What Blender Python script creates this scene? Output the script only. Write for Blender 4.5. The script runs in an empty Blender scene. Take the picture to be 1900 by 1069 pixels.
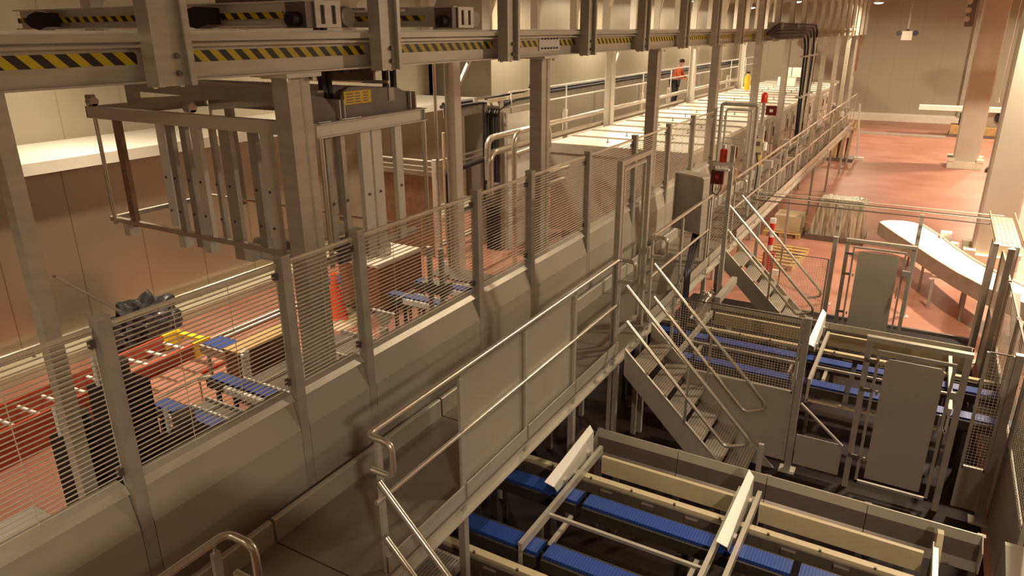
import bpy, bmesh, math, random
from mathutils import Vector, Matrix
random.seed(7)
C = bpy.context.scene.collection
S = bpy.context.scene
V = Vector
PI = math.pi

# ------------------------------------------------------------------ camera, world, exposure, lamps
cam_d = bpy.data.cameras.new('camera'); cam = bpy.data.objects.new('camera', cam_d); C.objects.link(cam)
cam_d.sensor_width = 36.0; cam_d.lens = 36.0 * 1322.457 / 1900.0; cam_d.clip_end = 200
PITCH, YAW, ROLL = 0.34639633, 0.52733207, -0.00586515
fw = V((-math.sin(YAW) * math.cos(PITCH), math.cos(YAW) * math.cos(PITCH), -math.sin(PITCH)))
r0 = V((math.cos(YAW), math.sin(YAW), 0)); u0 = r0.cross(fw)
rt = math.cos(ROLL) * r0 + math.sin(ROLL) * u0; up = -math.sin(ROLL) * r0 + math.cos(ROLL) * u0
cam.matrix_world = Matrix(((rt.x, up.x, -fw.x, 0), (rt.y, up.y, -fw.y, 0), (rt.z, up.z, -fw.z, 5.0), (0, 0, 0, 1)))
S.camera = cam
w = bpy.data.worlds.new('hall_air'); S.world = w; w.use_nodes = True
w.node_tree.nodes['Background'].inputs[0].default_value = (1.0, 0.74, 0.46, 1)
w.node_tree.nodes['Background'].inputs[1].default_value = 0.05
S.view_settings.view_transform = 'Standard'; S.view_settings.look = 'None'
S.view_settings.gamma = 1.0; S.view_settings.exposure = 0.0
S.view_settings.use_curve_mapping = False
WARM = (1.0, 0.815, 0.575)
# high bay lamps: x, y, watts (built with their housings further down)
LAMPS = [(-11.9, 6.4, 60, 1.8), (-9.2, 6.0, 150, 1.75), (-9.9, 12.5, 270, 2.5), (-9.7, 18.8, 220, 3.1), (-9.7, 25.0, 220, 3.1), (-9.7, 31.5, 220, 3.1), (-9.7, 37.0, 220, 3.1), (-9.7, 43.0, 220, 3.1),
         (-5.2, -1.6, 110, 2.2), (-6.0, 17.0, 85, 1.9), (-6.0, 23.0, 95, 1.9), (-6.0, 29.0, 95, 1.9), (-6.0, 35.0, 95, 1.9), (-3.1, 39.0, 420, 3.1), (2.8, -1.6, 400, 3.1), (-.9, 4.9, 26, 1.2),
         (1.7, 12.0, 540, 3.1), (2.4, 18.2, 800, 2.5), (3.4, 26.5, 800, 2.8), (3.4, 33.5, 800, 2.8), (3.4, 41.0, 600, 3.0)]
CEIL = 6.42

# ------------------------------------------------------------------ materials
MATS = {}
def mat(name, col, metal=0.0, rough=0.5, nz=0.0, scale=6.0, stretch=(1, 1, 1), bump=0.0, col2=None, spec=0.5):
    m = bpy.data.materials.new(name); m.use_nodes = True; nt = m.node_tree
    b = nt.nodes['Principled BSDF']
    b.inputs['Metallic'].default_value = metal; b.inputs['Roughness'].default_value = rough
    b.inputs['Base Color'].default_value = (*col, 1); b.inputs['Specular IOR Level'].default_value = spec
    if nz or bump or col2:
        tc = nt.nodes.new('ShaderNodeTexCoord'); mp = nt.nodes.new('ShaderNodeMapping'); n = nt.nodes.new('ShaderNodeTexNoise')
        mp.inputs['Scale'].default_value = stretch; n.inputs['Scale'].default_value = scale; n.inputs['Detail'].default_value = 6
        nt.links.new(tc.outputs['Object'], mp.inputs['Vector']); nt.links.new(mp.outputs[0], n.inputs['Vector'])
        cr = nt.nodes.new('ShaderNodeValToRGB'); a = col; c2 = col2 or tuple(max(0, c * (1 - nz)) for c in col)
        cr.color_ramp.elements[0].position = 0.32; cr.color_ramp.elements[1].position = 0.68
        cr.color_ramp.elements[0].color = (*c2, 1); cr.color_ramp.elements[1].color = (*a, 1)
        nt.links.new(n.outputs['Fac'], cr.inputs['Fac']); nt.links.new(cr.outputs[0], b.inputs['Base Color'])
        if bump:
            bp = nt.nodes.new('ShaderNodeBump'); bp.inputs['Strength'].default_value = bump; bp.inputs['Distance'].default_value = 0.01
            nt.links.new(n.outputs['Fac'], bp.inputs['Height']); nt.links.new(bp.outputs[0], b.inputs['Normal'])
    MATS[name] = m
    return m
def stripes(name, ca, cb, axis, period, duty=0.5, metal=0.0, rough=0.5, diag=0.0, axis2=2):
    """hard stripes along an object axis (diag mixes in a second axis)"""
    m = mat(name, ca, metal, rough); nt = m.node_tree; b = nt.nodes['Principled BSDF']
    tc = nt.nodes.new('ShaderNodeTexCoord'); sp = nt.nodes.new('ShaderNodeSeparateXYZ'); nt.links.new(tc.outputs['Object'], sp.inputs[0])
    s = sp.outputs[axis]
    if diag:
        ma = nt.nodes.new('ShaderNodeMath'); ma.operation = 'MULTIPLY_ADD'; ma.inputs[1].default_value = diag
        nt.links.new(sp.outputs[axis2], ma.inputs[0]); nt.links.new(s, ma.inputs[2]); s = ma.outputs[0]
    d = nt.nodes.new('ShaderNodeMath'); d.operation = 'DIVIDE'; d.inputs[1].default_value = period; nt.links.new(s, d.inputs[0])
    f = nt.nodes.new('ShaderNodeMath'); f.operation = 'FRACT'; nt.links.new(d.outputs[0], f.inputs[0])
    g = nt.nodes.new('ShaderNodeMath'); g.operation = 'GREATER_THAN'; g.inputs[1].default_value = duty; nt.links.new(f.outputs[0], g.inputs[0])
    mx = nt.nodes.new('ShaderNodeMix'); mx.data_type = 'RGBA'; nt.links.new(g.outputs[0], mx.inputs['Factor'])
    mx.inputs['A'].default_value = (*ca, 1); mx.inputs['B'].default_value = (*cb, 1)
    nt.links.new(mx.outputs['Result'], b.inputs['Base Color'])
    return m
STEEL = mat('brushed_stainless', (0.58, 0.535, 0.455), 0.4, 0.42, 0.16, 3.0, (1, 1, 6))
PANEL = mat('sheet_stainless', (0.53, 0.485, 0.40), 0.35, 0.46, 0.14, 1.3, (1, 1, 1))
BRIGHT = mat('polished_tube', (0.74, 0.68, 0.58), 0.75, 0.26)
DULL = mat('galvanised_steel', (0.48, 0.44, 0.38), 0.35, 0.52, 0.2, 5.0)
DARKST = mat('dark_steel', (0.20, 0.165, 0.14), 0.5, 0.45, 0.2, 4.0)
WHITEST = mat('white_coated_steel', (0.80, 0.76, 0.68), 0.15, 0.4, 0.06, 3.0)
DECK = mat('dark_deck_plate', (0.30, 0.26, 0.205), 0.4, 0.5, 0.2, 3.0)  # darker steel tone for the walkway deck
WIRE = mat('wire_steel', (0.70, 0.62, 0.50), 0.3, 0.45)
CREAM = mat('cream_board', (0.62, 0.52, 0.34), 0.05, 0.5, 0.12, 4.0)
WHITE = mat('white_plastic', (0.86, 0.83, 0.78), 0.0, 0.4)
BLACK = mat('black_rubber', (0.012, 0.011, 0.012), 0.0, 0.55)
BLACKW = mat('black_wrap', (0.03, 0.03, 0.032), 0.0, 0.25, 0.4, 14.0, (1, 1, 1), 1.0)
RED = mat('red_fibreglass', (0.45, 0.07, 0.03), 0.0, 0.45, 0.2, 5.0)
REDP = mat('signal_red', (0.55, 0.03, 0.02), 0.0, 0.35)
DRED = mat('dark_red', (0.13, 0.012, 0.012), 0.0, 0.4)
YEL = mat('yellow_plastic', (0.88, 0.60, 0.03), 0.0, 0.45)
ORANGE = mat('orange_plastic', (0.80, 0.09, 0.02), 0.0, 0.5)
LENS = mat('red_lens', (0.70, 0.05, 0.015), 0.0, 0.25)
WOOD = mat('pale_wood', (0.55, 0.36, 0.15), 0.0, 0.6, 0.3, 5.0, (1, 8, 1))
RUST = mat('rust_brown', (0.24, 0.09, 0.045), 0.0, 0.6, 0.3, 3.0)
RUSTY = mat('rusty_steel', (0.40, 0.24, 0.14), 0.3, 0.6, 0.35, 6.0)
WRAP = mat('stretch_wrapped_sheets', (0.66, 0.63, 0.50), 0.2, 0.22, 0.75, 4.0, (6, 6, 0.5), 0.8)
SKIN = mat('skin', (0.45, 0.24, 0.16), 0.0, 0.5)
SHIRT = mat('orange_work_jacket', (0.55, 0.12, 0.04), 0.0, 0.8)
TROUS = mat('dark_trousers', (0.03, 0.025, 0.03), 0.0, 0.8)
HAIR = mat('dark_hair', (0.02, 0.012, 0.01), 0.0, 0.6)
PLINTH = mat('plinth_concrete', (0.72, 0.66, 0.52), 0.0, 0.6, 0.1, 5.0)
COLM = mat('column_cladding', (0.56, 0.52, 0.43), 0.25, 0.4, 0.08, 1.5)
KERB = mat('kerb_cladding', (0.50, 0.45, 0.33), 0.2, 0.4, 0.12, 2.0)
BELT = stripes('blue_modular_belt', (0.030, 0.075, 0.33), (0.012, 0.035, 0.17), 0, 0.026, 0.72, 0.0, 0.4)
BLKST = mat('blackened_steel', (0.05, 0.042, 0.036), 0.3, 0.5)
HAZ = stripes('hazard_tape', (0.62, 0.47, 0.02), (0.035, 0.022, 0.018), 1, 0.13, 0.5, 0.0, 0.45, 1.0, 2)
HAZX = stripes('hazard_tape_cross', (0.62, 0.47, 0.02), (0.035, 0.022, 0.018), 0, 0.15, 0.5, 0.0, 0.45, 1.0, 2)
BARBER = stripes('red_white_bands', (0.62, 0.04, 0.02), (0.8, 0.76, 0.7), 2, 0.30, 0.55, 0.0, 0.4)
GRIP = stripes('grip_tread', (0.58, 0.52, 0.43), (0.30, 0.26, 0.21), 0, 0.032, 0.62, 0.5, 0.45)
WALLM = stripes('insulated_panel', (0.39, 0.345, 0.265), (0.28, 0.24, 0.185), 1, 1.15, 0.985, 0.12, 0.42)
WALLX = stripes('insulated_panel_cross', (0.40, 0.36, 0.285), (0.31, 0.275, 0.21), 0, 1.15, 0.985, 0.12, 0.42)
FLOORM = mat('red_resin_floor', (0.42, 0.205, 0.150), 0.0, 0.42, 0.0, 0.7, (1, 1.6, 1), 0.03, (0.32, 0.135, 0.092), 0.3)
BAYSHADE = mat('painted_bay_shade', (0.016, 0.008, 0.0065), 0.0, 0.6, 0.4, 2.0, spec=0.2)  # near-black colour painted in for the shade of the conveyor bay
WALLS = stripes('steel_clad_wall', (0.42, 0.35, 0.26), (0.24, 0.19, 0.14), 1, 1.15, 0.985, 0.65, 0.33)
CEILM = mat('ceiling_panel', (0.42, 0.35, 0.26), 0.0, 0.6)
m = mat('lamp_glass', (1, 0.9, 0.7)); b = m.node_tree.nodes['Principled BSDF']
b.inputs['Emission Color'].default_value = (1.0, 0.86, 0.62, 1); b.inputs['Emission Strength'].default_value = 14.0
LAMPG = m

# ------------------------------------------------------------------ mesh builder
class MB:
    def __init__(self): self.v = []; self.f = []; self.mi = []; self.sm = []; self.i = 0
    def add(self, vs, fs, smooth=False):
        o = len(self.v); self.v += [tuple(p) for p in vs]
        for f in fs: self.f.append(tuple(o + k for k in f)); self.mi.append(self.i); self.sm.append(smooth)
        return self
    def box(self, x0, x1, y0, y1, z0, z1):
        return self.add([(x0, y0, z0), (x1, y0, z0), (x1, y1, z0), (x0, y1, z0), (x0, y0, z1), (x1, y0, z1), (x1, y1, z1), (x0, y1, z1)],
                        [(0, 3, 2, 1), (4, 5, 6, 7), (0, 1, 5, 4), (1, 2, 6, 5), (2, 3, 7, 6), (3, 0, 4, 7)])
    def frame(self, p, q, hint=(0, 0, 1)):
        d = (V(q) - V(p)).normalized(); h = V(hint)
        if abs(d.dot(h)) > 0.98: h = V((0, 1, 0)) if abs(d.y) < 0.9 else V((1, 0, 0))
        s = d.cross(h).normalized(); return d, s, s.cross(d).normalized()
    def sweep(self, prof, p, q, hint=(0, 0, 1)):
        """closed 2-D profile (side, up) swept straight from p to q, capped"""
        d, s, u = self.frame(p, q, hint); n = len(prof); vs = []
        for e in (V(p), V(q)): vs += [e + s * a + u * b for a, b in prof]
        fs = [(k, (k + 1) % n, n + (k + 1) % n, n + k) for k in range(n)]
        fs += [tuple(range(n - 1, -1, -1)), tuple(range(n, 2 * n))]
        return self.add(vs, fs)
    def bar(self, p, q, wd, ht, hint=(0, 0, 1)):
        a, b = wd / 2, ht / 2; return self.sweep([(-a, -b), (a, -b), (a, b), (-a, b)], p, q, hint)
    def chan(self, p, q, wd, ht, t, hint=(0, 0, 1), flip=False):
        """C channel: web at -side (or +side), flanges up and down"""
        a, b = wd / 2, ht / 2; pr = [(-a, -b), (a, -b), (a, -b + t), (-a + t, -b + t), (-a + t, b - t), (a, b - t), (a, b), (-a, b)]
        if flip: pr = [(-x, y) for x, y in reversed(pr)]
        return self.sweep(pr, p, q, hint)
    def tube(self, pts, r, n=8, bend=0.0, radii=None, cap=True):
        pts = [V(p) for p in pts]
        if bend:
            out = [pts[0]]
            for a, b_, c in zip(pts, pts[1:], pts[2:]):
                d1 = (a - b_); d2 = (c - b_); k = min(bend, d1.length * .49, d2.length * .49)
                p0 = b_ + d1.normalized() * k; p2 = b_ + d2.normalized() * k
                for t in (0, .25, .5, .75, 1): out.append(p0 * (1 - t) ** 2 + b_ * 2 * t * (1 - t) + p2 * t * t)
            pts = out + [pts[-1]]
        rings = []; s = None
        for i, p in enumerate(pts):
            d = (pts[min(i + 1, len(pts) - 1)] - pts[max(i - 1, 0)])
            if d.length < 1e-9: d = V((0, 0, 1))
            d.normalize()
            if s is None:
                h = V((0, 0, 1)) if abs(d.z) < 0.9 else V((1, 0, 0)); s = d.cross(h).normalized()
            else:
                s = (s - d * s.dot(d)); s = s.normalized() if s.length > 1e-6 else d.orthogonal().normalized()
            u = d.cross(s); rr = radii[i] if radii else r
            rings.append([p + (s * math.cos(2 * PI * k / n) + u * math.sin(2 * PI * k / n)) * rr for k in range(n)])
        vs = [v for rg in rings for v in rg]; fs = []
        for i in range(len(rings) - 1):
            for k in range(n): fs.append((i * n + k, i * n + (k + 1) % n, (i + 1) * n + (k + 1) % n, (i + 1) * n + k))
        self.add(vs, fs, n > 5)
        if cap: self.add(rings[0], [tuple(range(n - 1, -1, -1))]); self.add(rings[-1], [tuple(range(n))])
        return self
    def cyl(self, p, q, r, n=16, r2=None): return self.tube([p, q], r, n, radii=[r, r if r2 is None else r2])
    def prism(self, poly, axis, a0, a1):
        """polygon in the two other axes, extruded along axis from a0 to a1"""
        n = len(poly); vs = []
        for a in (a0, a1):
            for p in poly:
                vs.append({0: (a, p[0], p[1]), 1: (p[0], a, p[1]), 2: (p[0], p[1], a)}[axis])
        fs = [(k, (k + 1) % n, n + (k + 1) % n, n + k) for k in range(n)] + [tuple(range(n - 1, -1, -1)), tuple(range(n, 2 * n))]
        return self.add(vs, fs)
    def lathe(self, prof, c, n=20):
        vs = []; c = V(c); m_ = len(prof)
        for r, z in prof:
            for k in range(n): vs.append(c + V((r * math.cos(2 * PI * k / n), r * math.sin(2 * PI * k / n), z)))
        fs = [(i * n + k, i * n + (k + 1) % n, (i + 1) * n + (k + 1) % n, (i + 1) * n + k) for i in range(m_ - 1) for k in range(n)]
        self.add(vs, fs, True); self.add(vs[:n], [tuple(range(n - 1, -1, -1))]); self.add(vs[-n:], [tuple(range(n))]); return self
    def mesh_xz(self, x0, x1, z0, z1, y, dx, dz, r):      # woven wire grid standing across the hall
        k = int((x1 - x0) / dx)
        for i in range(k + 1): self.tube([(x0 + i * dx, y, z0), (x0 + i * dx, y, z1)], r, 4)
        k = int((z1 - z0) / dz)
        for i in range(k + 1): self.tube([(x0, y - r, z0 + i * dz), (x1, y - r, z0 + i * dz)], r, 4)
        return self
    def mesh_yz(self, y0, y1, z0, z1, x, dy, dz, r):
        k = int((y1 - y0) / dy)
        for i in range(k + 1): self.tube([(x, y0 + i * dy, z0), (x, y0 + i * dy, z1)], r, 4)
        k = int((z1 - z0) / dz)
        for i in range(k + 1): self.tube([(x + r, y0, z0 + i * dz), (x + r, y1, z0 + i * dz)], r, 4)
        return self
    def build(self, name, material, parent=None, org=None, rot=None):
        """rot: (angle, pivot) turns the finished shape about a vertical axis"""
        vs = [V(p) for p in self.v]
        if rot:
            R = Matrix.Rotation(rot[0], 3, 'Z'); pv = V(rot[1]); vs = [R @ (p - pv) + pv for p in vs]
        if org is None:
            if parent is not None:
                org = parent_org(parent)
            else:
                org = V((sum(p.x for p in vs) / len(vs), sum(p.y for p in vs) / len(vs), min(p.z for p in vs)))
        org = V(org)
        me = bpy.data.meshes.new(name); me.from_pydata([tuple(p - org) for p in vs], [], self.f)
        ms = material if isinstance(material, (list, tuple)) else [material]
        for q in ms: me.materials.append(q)
        me.polygons.foreach_set('material_index', self.mi); me.polygons.foreach_set('use_smooth', self.sm)
        bm = bmesh.new(); bm.from_mesh(me); bmesh.ops.recalc_face_normals(bm, faces=bm.faces); bm.to_mesh(me); bm.free()
        o = bpy.data.objects.new(name, me); C.objects.link(o)
        if parent is not None: o.parent = parent
        else: o.location = org
        ORG[o.name] = org
        return o
ORG = {}
def parent_org(p): return ORG[p.name]
def thing(name, label, cat, loc, group=None):
    o = bpy.data.objects.new(name, None); C.objects.link(o); o.location = loc; o.empty_display_size = 0.2
    ORG[o.name] = V(loc); o['label'] = label; o['category'] = cat
    if group: o['group'] = group
    return o
def tag(o, label, cat, group=None):
    o['label'] = label; o['category'] = cat
    if group: o['group'] = group
    return o
def struct(name, mb, m):
    o = mb.build(name, m); o['kind'] = 'structure'; return o
def dup(root, delta, label, group=None):
    r = root.copy(); C.objects.link(r); r.location = V(root.location) + V(delta); r['label'] = label
    if group: r['group'] = group
    for ch in list(root.children):
        c = ch.copy(); C.objects.link(c); c.parent = r
        for g in list(ch.children):
            d = g.copy(); C.objects.link(d); d.parent = c
    return r
ORDW = ['first', 'second', 'third', 'fourth', 'fifth', 'sixth', 'seventh', 'eighth', 'ninth', 'tenth', 'eleventh', 'twelfth', 'thirteenth',
        'fourteenth', 'fifteenth', 'sixteenth', 'seventeenth', 'eighteenth', 'nineteenth', 'twentieth', 'twenty-first', 'twenty-second',
        'twenty-third', 'twenty-fourth']

# ------------------------------------------------------------------ the hall
struct('floor', MB().box(-14, 9, -3, 47.6, -0.2, 0.0), FLOORM)
struct('floor_bay_shade', MB().box(-3.62, 1.15, 2.0, 13.5, 0.0, 0.006).box(-7.6, -3.62, 1.0, 9.9, 0.0, 0.006), BAYSHADE)  # thin dark sheet standing in for the unlit bay floor
struct('unseen_mezzanine', MB().box(-1.0, 8.6, -3, .8, 3.25, 3.40), DULL)  # unseen platform under the camera, added to shade the lower guard panels
struct('unseen_parapet', MB().box(-1.0, -.94, -3, .8, 3.4, 3.84).box(-.94, 8.6, .74, .8, 3.4, 3.80), PANEL)  # unseen parapet, its height set to cast the shadow line on the fence
struct('ceiling', MB().box(-14, 9, -3, 47.6, CEIL, CEIL + 0.2), CEILM)
struct('wall_far', MB().box(-14, 9, 47.2, 47.5, 0, CEIL), WALLX)
struct('wall_right', MB().box(8.6, 8.9, -3, 47.2, 0, CEIL), WALLM)
struct('wall_back', MB().box(-14, 9, -3.3, -3, 0, CEIL), WALLX)
struct('wall_left_lower', MB().box(-12.1, -11.75, -3, 17.5, 0, 3.05), WALLS)
wl = MB().box(-13.6, -13.25, -3, 18.2, 3.23, CEIL).box(-13.4, -13.25, 17.9, 18.2, 3.23, CEIL)
struct('wall_left', wl, WALLM)
struct('trim_ledge', MB().box(-13.25, -11.2, -3, 17.45, 3.06, 3.235), WHITEST)
wf = MB().box(-13.6, -11.25, 18.2, 47.2, 0, CEIL)
struct('wall_left_far', wf, WALLM)
struct('baseboard_left', MB().prism([(-11.75, 0), (-11.35, 0), (-11.35, 0.16), (-11.62, 0.30), (-11.62, 0.36), (-11.75, 0.36)], 1, -3, 17.5), KERB)
struct('baseboard_far', MB().prism([(47.2, 0), (46.95, 0), (46.95, 0.34), (47.05, 0.42), (47.2, 0.42)], 0, -11, 8.6), WHITEST)
struct('trim_corner', MB().box(1.05, 1.25, 46.9, 47.2, 0.42, CEIL), DULL)
# pipe lying along the wall base
t = thing('kerb_pipe', 'long bright pipe running along the kerb at the foot of the left wall', 'pipe', (-11.5, 8, 0.34))
MB().tube([(-11.55, -1, 0.40), (-11.55, 17, 0.40)], 0.045, 8).build('pipe', BRIGHT, t)
for y in (2, 5, 8, 11, 14): MB().box(-11.62, -11.48, y - .02, y + .02, 0.34, 0.38).build('bracket', DULL, t)

# lamps under the ceiling
def lamp(x, y, watts, spread, i, row):
    lb = 'round high bay lamp on the ceiling, %s lamp of the %s row' % (ORDW[i], row)
    t = thing('ceiling_lamp', lb, 'lamp', (x, y, CEIL - 0.30), 'high bay lamps under the ceiling')
    MB().lathe([(0.05, 0.30), (0.05, 0.22), (0.11, 0.20), (0.11, 0.12), (0.24, 0.02), (0.24, 0.0), (0.21, 0.0), (0.09, 0.10)], (x, y, CEIL - 0.30), 20).build('lamp_housing', DULL, t)
    MB().lathe([(0.20, 0.012), (0.20, 0.008), (0.17, -0.02), (0.10, -0.04), (0.02, -0.045)], (x, y, CEIL - 0.30), 20).build('lamp_glass', LAMPG, t)
    ld = bpy.data.lights.new('lamp_light', 'AREA'); ld.shape = 'DISK'; ld.size = 0.42; ld.energy = watts; ld.color = WARM; ld.spread = spread
    lo = bpy.data.objects.new('lamp_light', ld); C.objects.link(lo); lo.parent = t; lo.location = (0, 0, -0.06)
rown = lambda x: 'leftmost' if x < -9 else ('oven' if x < -5 else ('right' if x > 3 else 'middle'))
for i, (x, y, wt, sp_) in enumerate(LAMPS):
    lamp(x, y, wt, sp_, len([k for k in LAMPS[:i] if rown(k[0]) == rown(x)]), rown(x))

# ------------------------------------------------------------------ overhead gantry
XB = -4.05
HY = [0.82 + 2.0 * k for k in range(23)]                     # hanger posts along the beam
g = thing('gantry_beam', 'long overhead steel beam with yellow and black hazard tape nearest the camera', 'beam', (XB, 0, 4.72))
b = MB(); L0, L1 = -0.5, 46.6
b.sweep([(0, 0), (.14, 0), (.14, .012), (.07, .012), (.07, .20), (.14, .20), (.14, .215), (.10, .215), (.10, .232), (.16, .232), (.16, .275), (-.10, .275), (-.10, .232), (0, .232), (0, .2), (.055, .2), (.055, .012), (0, .012)],
        (XB - .14, L0, 4.72), (XB - .14, L1, 4.72))
b.build('beam_section', STEEL, g)
MB().box(XB - .08, XB - .02, L0, L1, 4.996, 5.012).build('top_rail', WHITE, g)  # polished rail, its lit highlight put in as white
for y0, y1 in zip(HY, HY[1:]):
    MB().box(XB - .07, XB - .066, y0 + .12, y1 - .12, 4.825, 4.895).build('hazard_tape', HAZ, g)
pl = MB(); pl.box(XB - .066, XB - .058, 7.72, 8.24, 4.775, 4.935); pl.i = 1
for z in (4.90, 4.792):
    for k in range(6): pl.box(XB - .058, XB - .055, 7.76 + k * .077, 7.76 + k * .077 + .055, z, z + .022)
pl.build('name_plate', [WHITE, BLACK], g)
def hanger(y):
    t = thing('hanger_post', '', 'post', (XB + .1, y, 4.70), 'hanger posts along the overhead beam')
    z0, z1 = 4.70, CEIL
    q = MB(); q.box(XB + .0, XB + .12, y - .13, y - .115, z0, z1).box(XB + .0, XB + .12, y + .115, y + .13, z0, z1).box(XB + .06, XB + .075, y - .115, y + .115, z0, z1)
    q.box(XB + .105, XB + .12, y - .115, y - .09, z0, z1).box(XB + .105, XB + .12, y + .09, y + .115, z0, z1)
    q.build('channel', STEEL, t)
    for z in (z0 + .07, z0 + .17): MB().cyl((XB + .075, y + .04, z), (XB + .095, y + .04, z), .017, 8).build('bolt', DARKST, t)
    for s in (-1, 1): MB().cyl((XB + .02, y + s * .09, z0 - .012), (XB + .02, y + s * .09, z0 + .004), .016, 8).build('bolt', BRIGHT, t)
    return t
hg = hanger(HY[1])
hg['label'] = 'steel hanger post rising from the overhead beam, first in view from the left'
for k, y in enumerate(HY[2:]):
    dup(hg, (0, y - HY[1], 0), 'steel hanger post rising from the overhead beam, %s from the left' % ORDW[k + 1])
# support columns below the beam
CY = [3.92, 7.86, 11.92, 15.75] + [19.75 + 3.95 * k for k in range(7)]
def column(y, s=.08, w_=.11):
    t = thing('support_column', '', 'column', (-4.22, y, 0), 'square columns under the near beam')
    pr = [(-w_, -s), (w_, -s), (w_, s), (.04, s), (.03, s - .012), (-.03, s - .012), (-.04, s), (-w_, s)]
    MB().sweep(pr, (-4.09 - s, y, 0.02), (-4.09 - s, y, 4.69), (1, 0, 0)).build('shaft', STEEL, t)
    MB().box(-4.40, -4.02, y - .17, y + .17, 4.69, 4.72).build('cap_plate', WHITEST, t)
    MB().box(-4.42, -4.02, y - .2, y + .2, 0, .02).build('base_plate', DULL, t)
    for a in (-.13, .13):
        MB().cyl((-4.06, y + a, 4.66), (-4.06, y + a, 4.69), .018, 8).build('bolt', BRIGHT, t)
    return t
cbig = column(CY[0]); cbig['label'] = 'square steel column under the overhead beam, nearest the camera and in front of the hanging frame'
c0 = column(CY[1]); c0['label'] = 'square steel column under the overhead beam, second back from the camera'
for k, y in enumerate(CY[2:]):
    dup(c0, (0, y - CY[1], 0), 'square steel column under the overhead beam, %s back from the camera' % ORDW[k + 2])
t = thing('slim_post', 'slim upright post at the left edge running from floor to overhead beam', 'post', (-4.16, 1.90, 0))
MB().box(-4.19, -4.105, 1.855, 1.94, 0.02, 4.72).build('shaft', STEEL, t)
MB().bar((-4.12, 1.98, 3.72), (-4.12, 2.30, 3.40), .03, .012).build('brace', STEEL, t)
MB().box(-4.28, -4.04, 1.78, 2.02, 0, .02).build('base_plate', DULL, t)
# far beam on its white columns
t = thing('far_gantry_beam', 'second overhead beam further back carried on the white columns', 'beam', (-8.0, 10, 4.5))
MB().sweep([(-.10, 0), (.10, 0), (.10, .02), (.02, .02), (.02, .26), (.10, .26), (.10, .28), (-.10, .28), (-.10, .26), (-.02, .26), (-.02, .02), (-.10, .02)], (-8.0, -.5, 4.5), (-8.0, 46.6, 4.5)).build('beam_section', WHITEST, t)
MB().box(-8.03, -7.97, -.5, 46.6, 4.78, 4.81).build('top_rail', BRIGHT, t)
def wcol(y):
    t = thing('white_column', '', 'column', (-8.0, y, 0), 'white columns under the far beam')
    MB().sweep([(-.11, -.11), (.11, -.11), (.11, -.09), (.02, -.09), (.02, .09), (.11, .09), (.11, .11), (-.11, .11), (-.11, .09), (-.02, .09), (-.02, -.09), (-.11, -.09)], (-8.0, y, .02), (-8.0, y, 4.48), (1, 0, 0)).build('shaft', WHITEST, t)
    MB().box(-8.18, -7.82, y - .18, y + .18, 4.48, 4.50).build('cap_plate', WHITEST, t)
    MB().box(-8.2, -7.8, y - .2, y + .2, 0, .02).build('base_plate', WHITEST, t)
    MB().bar((-8.0, y + .1, 3.9), (-8.0, y + .62, 4.47), .06, .06).build('knee_brace', WHITEST, t)
    return t
w0 = wcol(11.54); w0['label'] = 'white steel column standing left of the cable duct, just behind the fence mesh'
dup(w0, (0, 7.70, 0), 'white steel column at the left oven edge, first behind the pipes')
dup(w0, (0, 15.5, 0), 'white steel column at the left oven edge, beside the person')
dup(w0, (0, 23.1, 0), 'white steel column at the left oven edge, last before the hoses')
t = thing('thin_pole', 'thin pale vertical pole just left of the first white column', 'pole', (-8.0, 10.97, 0))
MB().tube([(-8, 10.97, 0), (-8, 10.97, 4.5)], .03, 8).build('pole', BRIGHT, t)
MB().box(-8.08, -7.92, 10.89, 11.05, 0, .015).build('foot_plate', BRIGHT, t)

def whanger(y):
    t = thing('white_hanger', '', 'post', (-8.0, y, 4.78), 'white hanger posts above the far beam')
    MB().box(-8.09, -7.91, y - .05, y + .05, 4.81, CEIL).build('post', WHITEST, t)
    MB().bar((-8.0, y + .06, 5.25), (-8.0, y + .75, CEIL - .05), .05, .08).build('brace', WHITEST, t)
    return t
h0 = whanger(HY[2]); h0['label'] = 'white hanger post above the far beam, first in view behind the near beam'
for k, y in enumerate(HY[3:21]): dup(h0, (0, y - HY[2], 0), 'white hanger post above the far beam, %s counted from the left' % ORDW[k + 1])
# travelling bridge across both beams
t = thing('bridge_crane', 'travelling bridge of two taped cross beams resting on the overhead rails', 'crane', (-6, 5.2, 5.012))
def bridge_beam(y):
    B = MB(); B.chan((-8.5, y, 5.135), (-4.20, y, 5.135), .08, .19, .012, (0, 0, 1), False)
    bb = B.build('cross_beam', WHITEST, t)
    MB().box(-8.42, -4.55, y - .046, y - .042, 5.10, 5.15).build('hazard_tape', HAZX, bb)
    e = MB(); e.box(-4.22, -4.02, y - .33, y + .0, 5.03, 5.205)
    eb = e.build('end_truck', DARKST, t)
    f = MB()
    # slotted cover plate facing the camera side
    x = -4.015
    f.box(x, x + .012, y - .25, y + .01, 5.03, 5.055).box(x, x + .012, y - .25, y + .01, 5.185, 5.215)
    for a0, a1 in ((-.25, -.20), (-.155, -.085), (-.04, .01)): f.box(x, x + .012, y + a0, y + a1, 5.055, 5.185)
    f.build('slotted_plate', STEEL, eb)
    MB().cyl((-4.10, y - .42, 5.09), (-4.10, y - .33, 5.09), .05, 12).build('buffer', BLACK, eb)
    m_ = MB(); m_.cyl((-4.35, y + .2, 5.11), (-4.10, y + .2, 5.11), .075, 16); m_.box(-4.3, -4.16, y + .1, y + .26, 5.03, 5.19)
    m_.build('drive_motor', DULL, t)
bridge_beam(4.32); bridge_beam(6.16)
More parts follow.
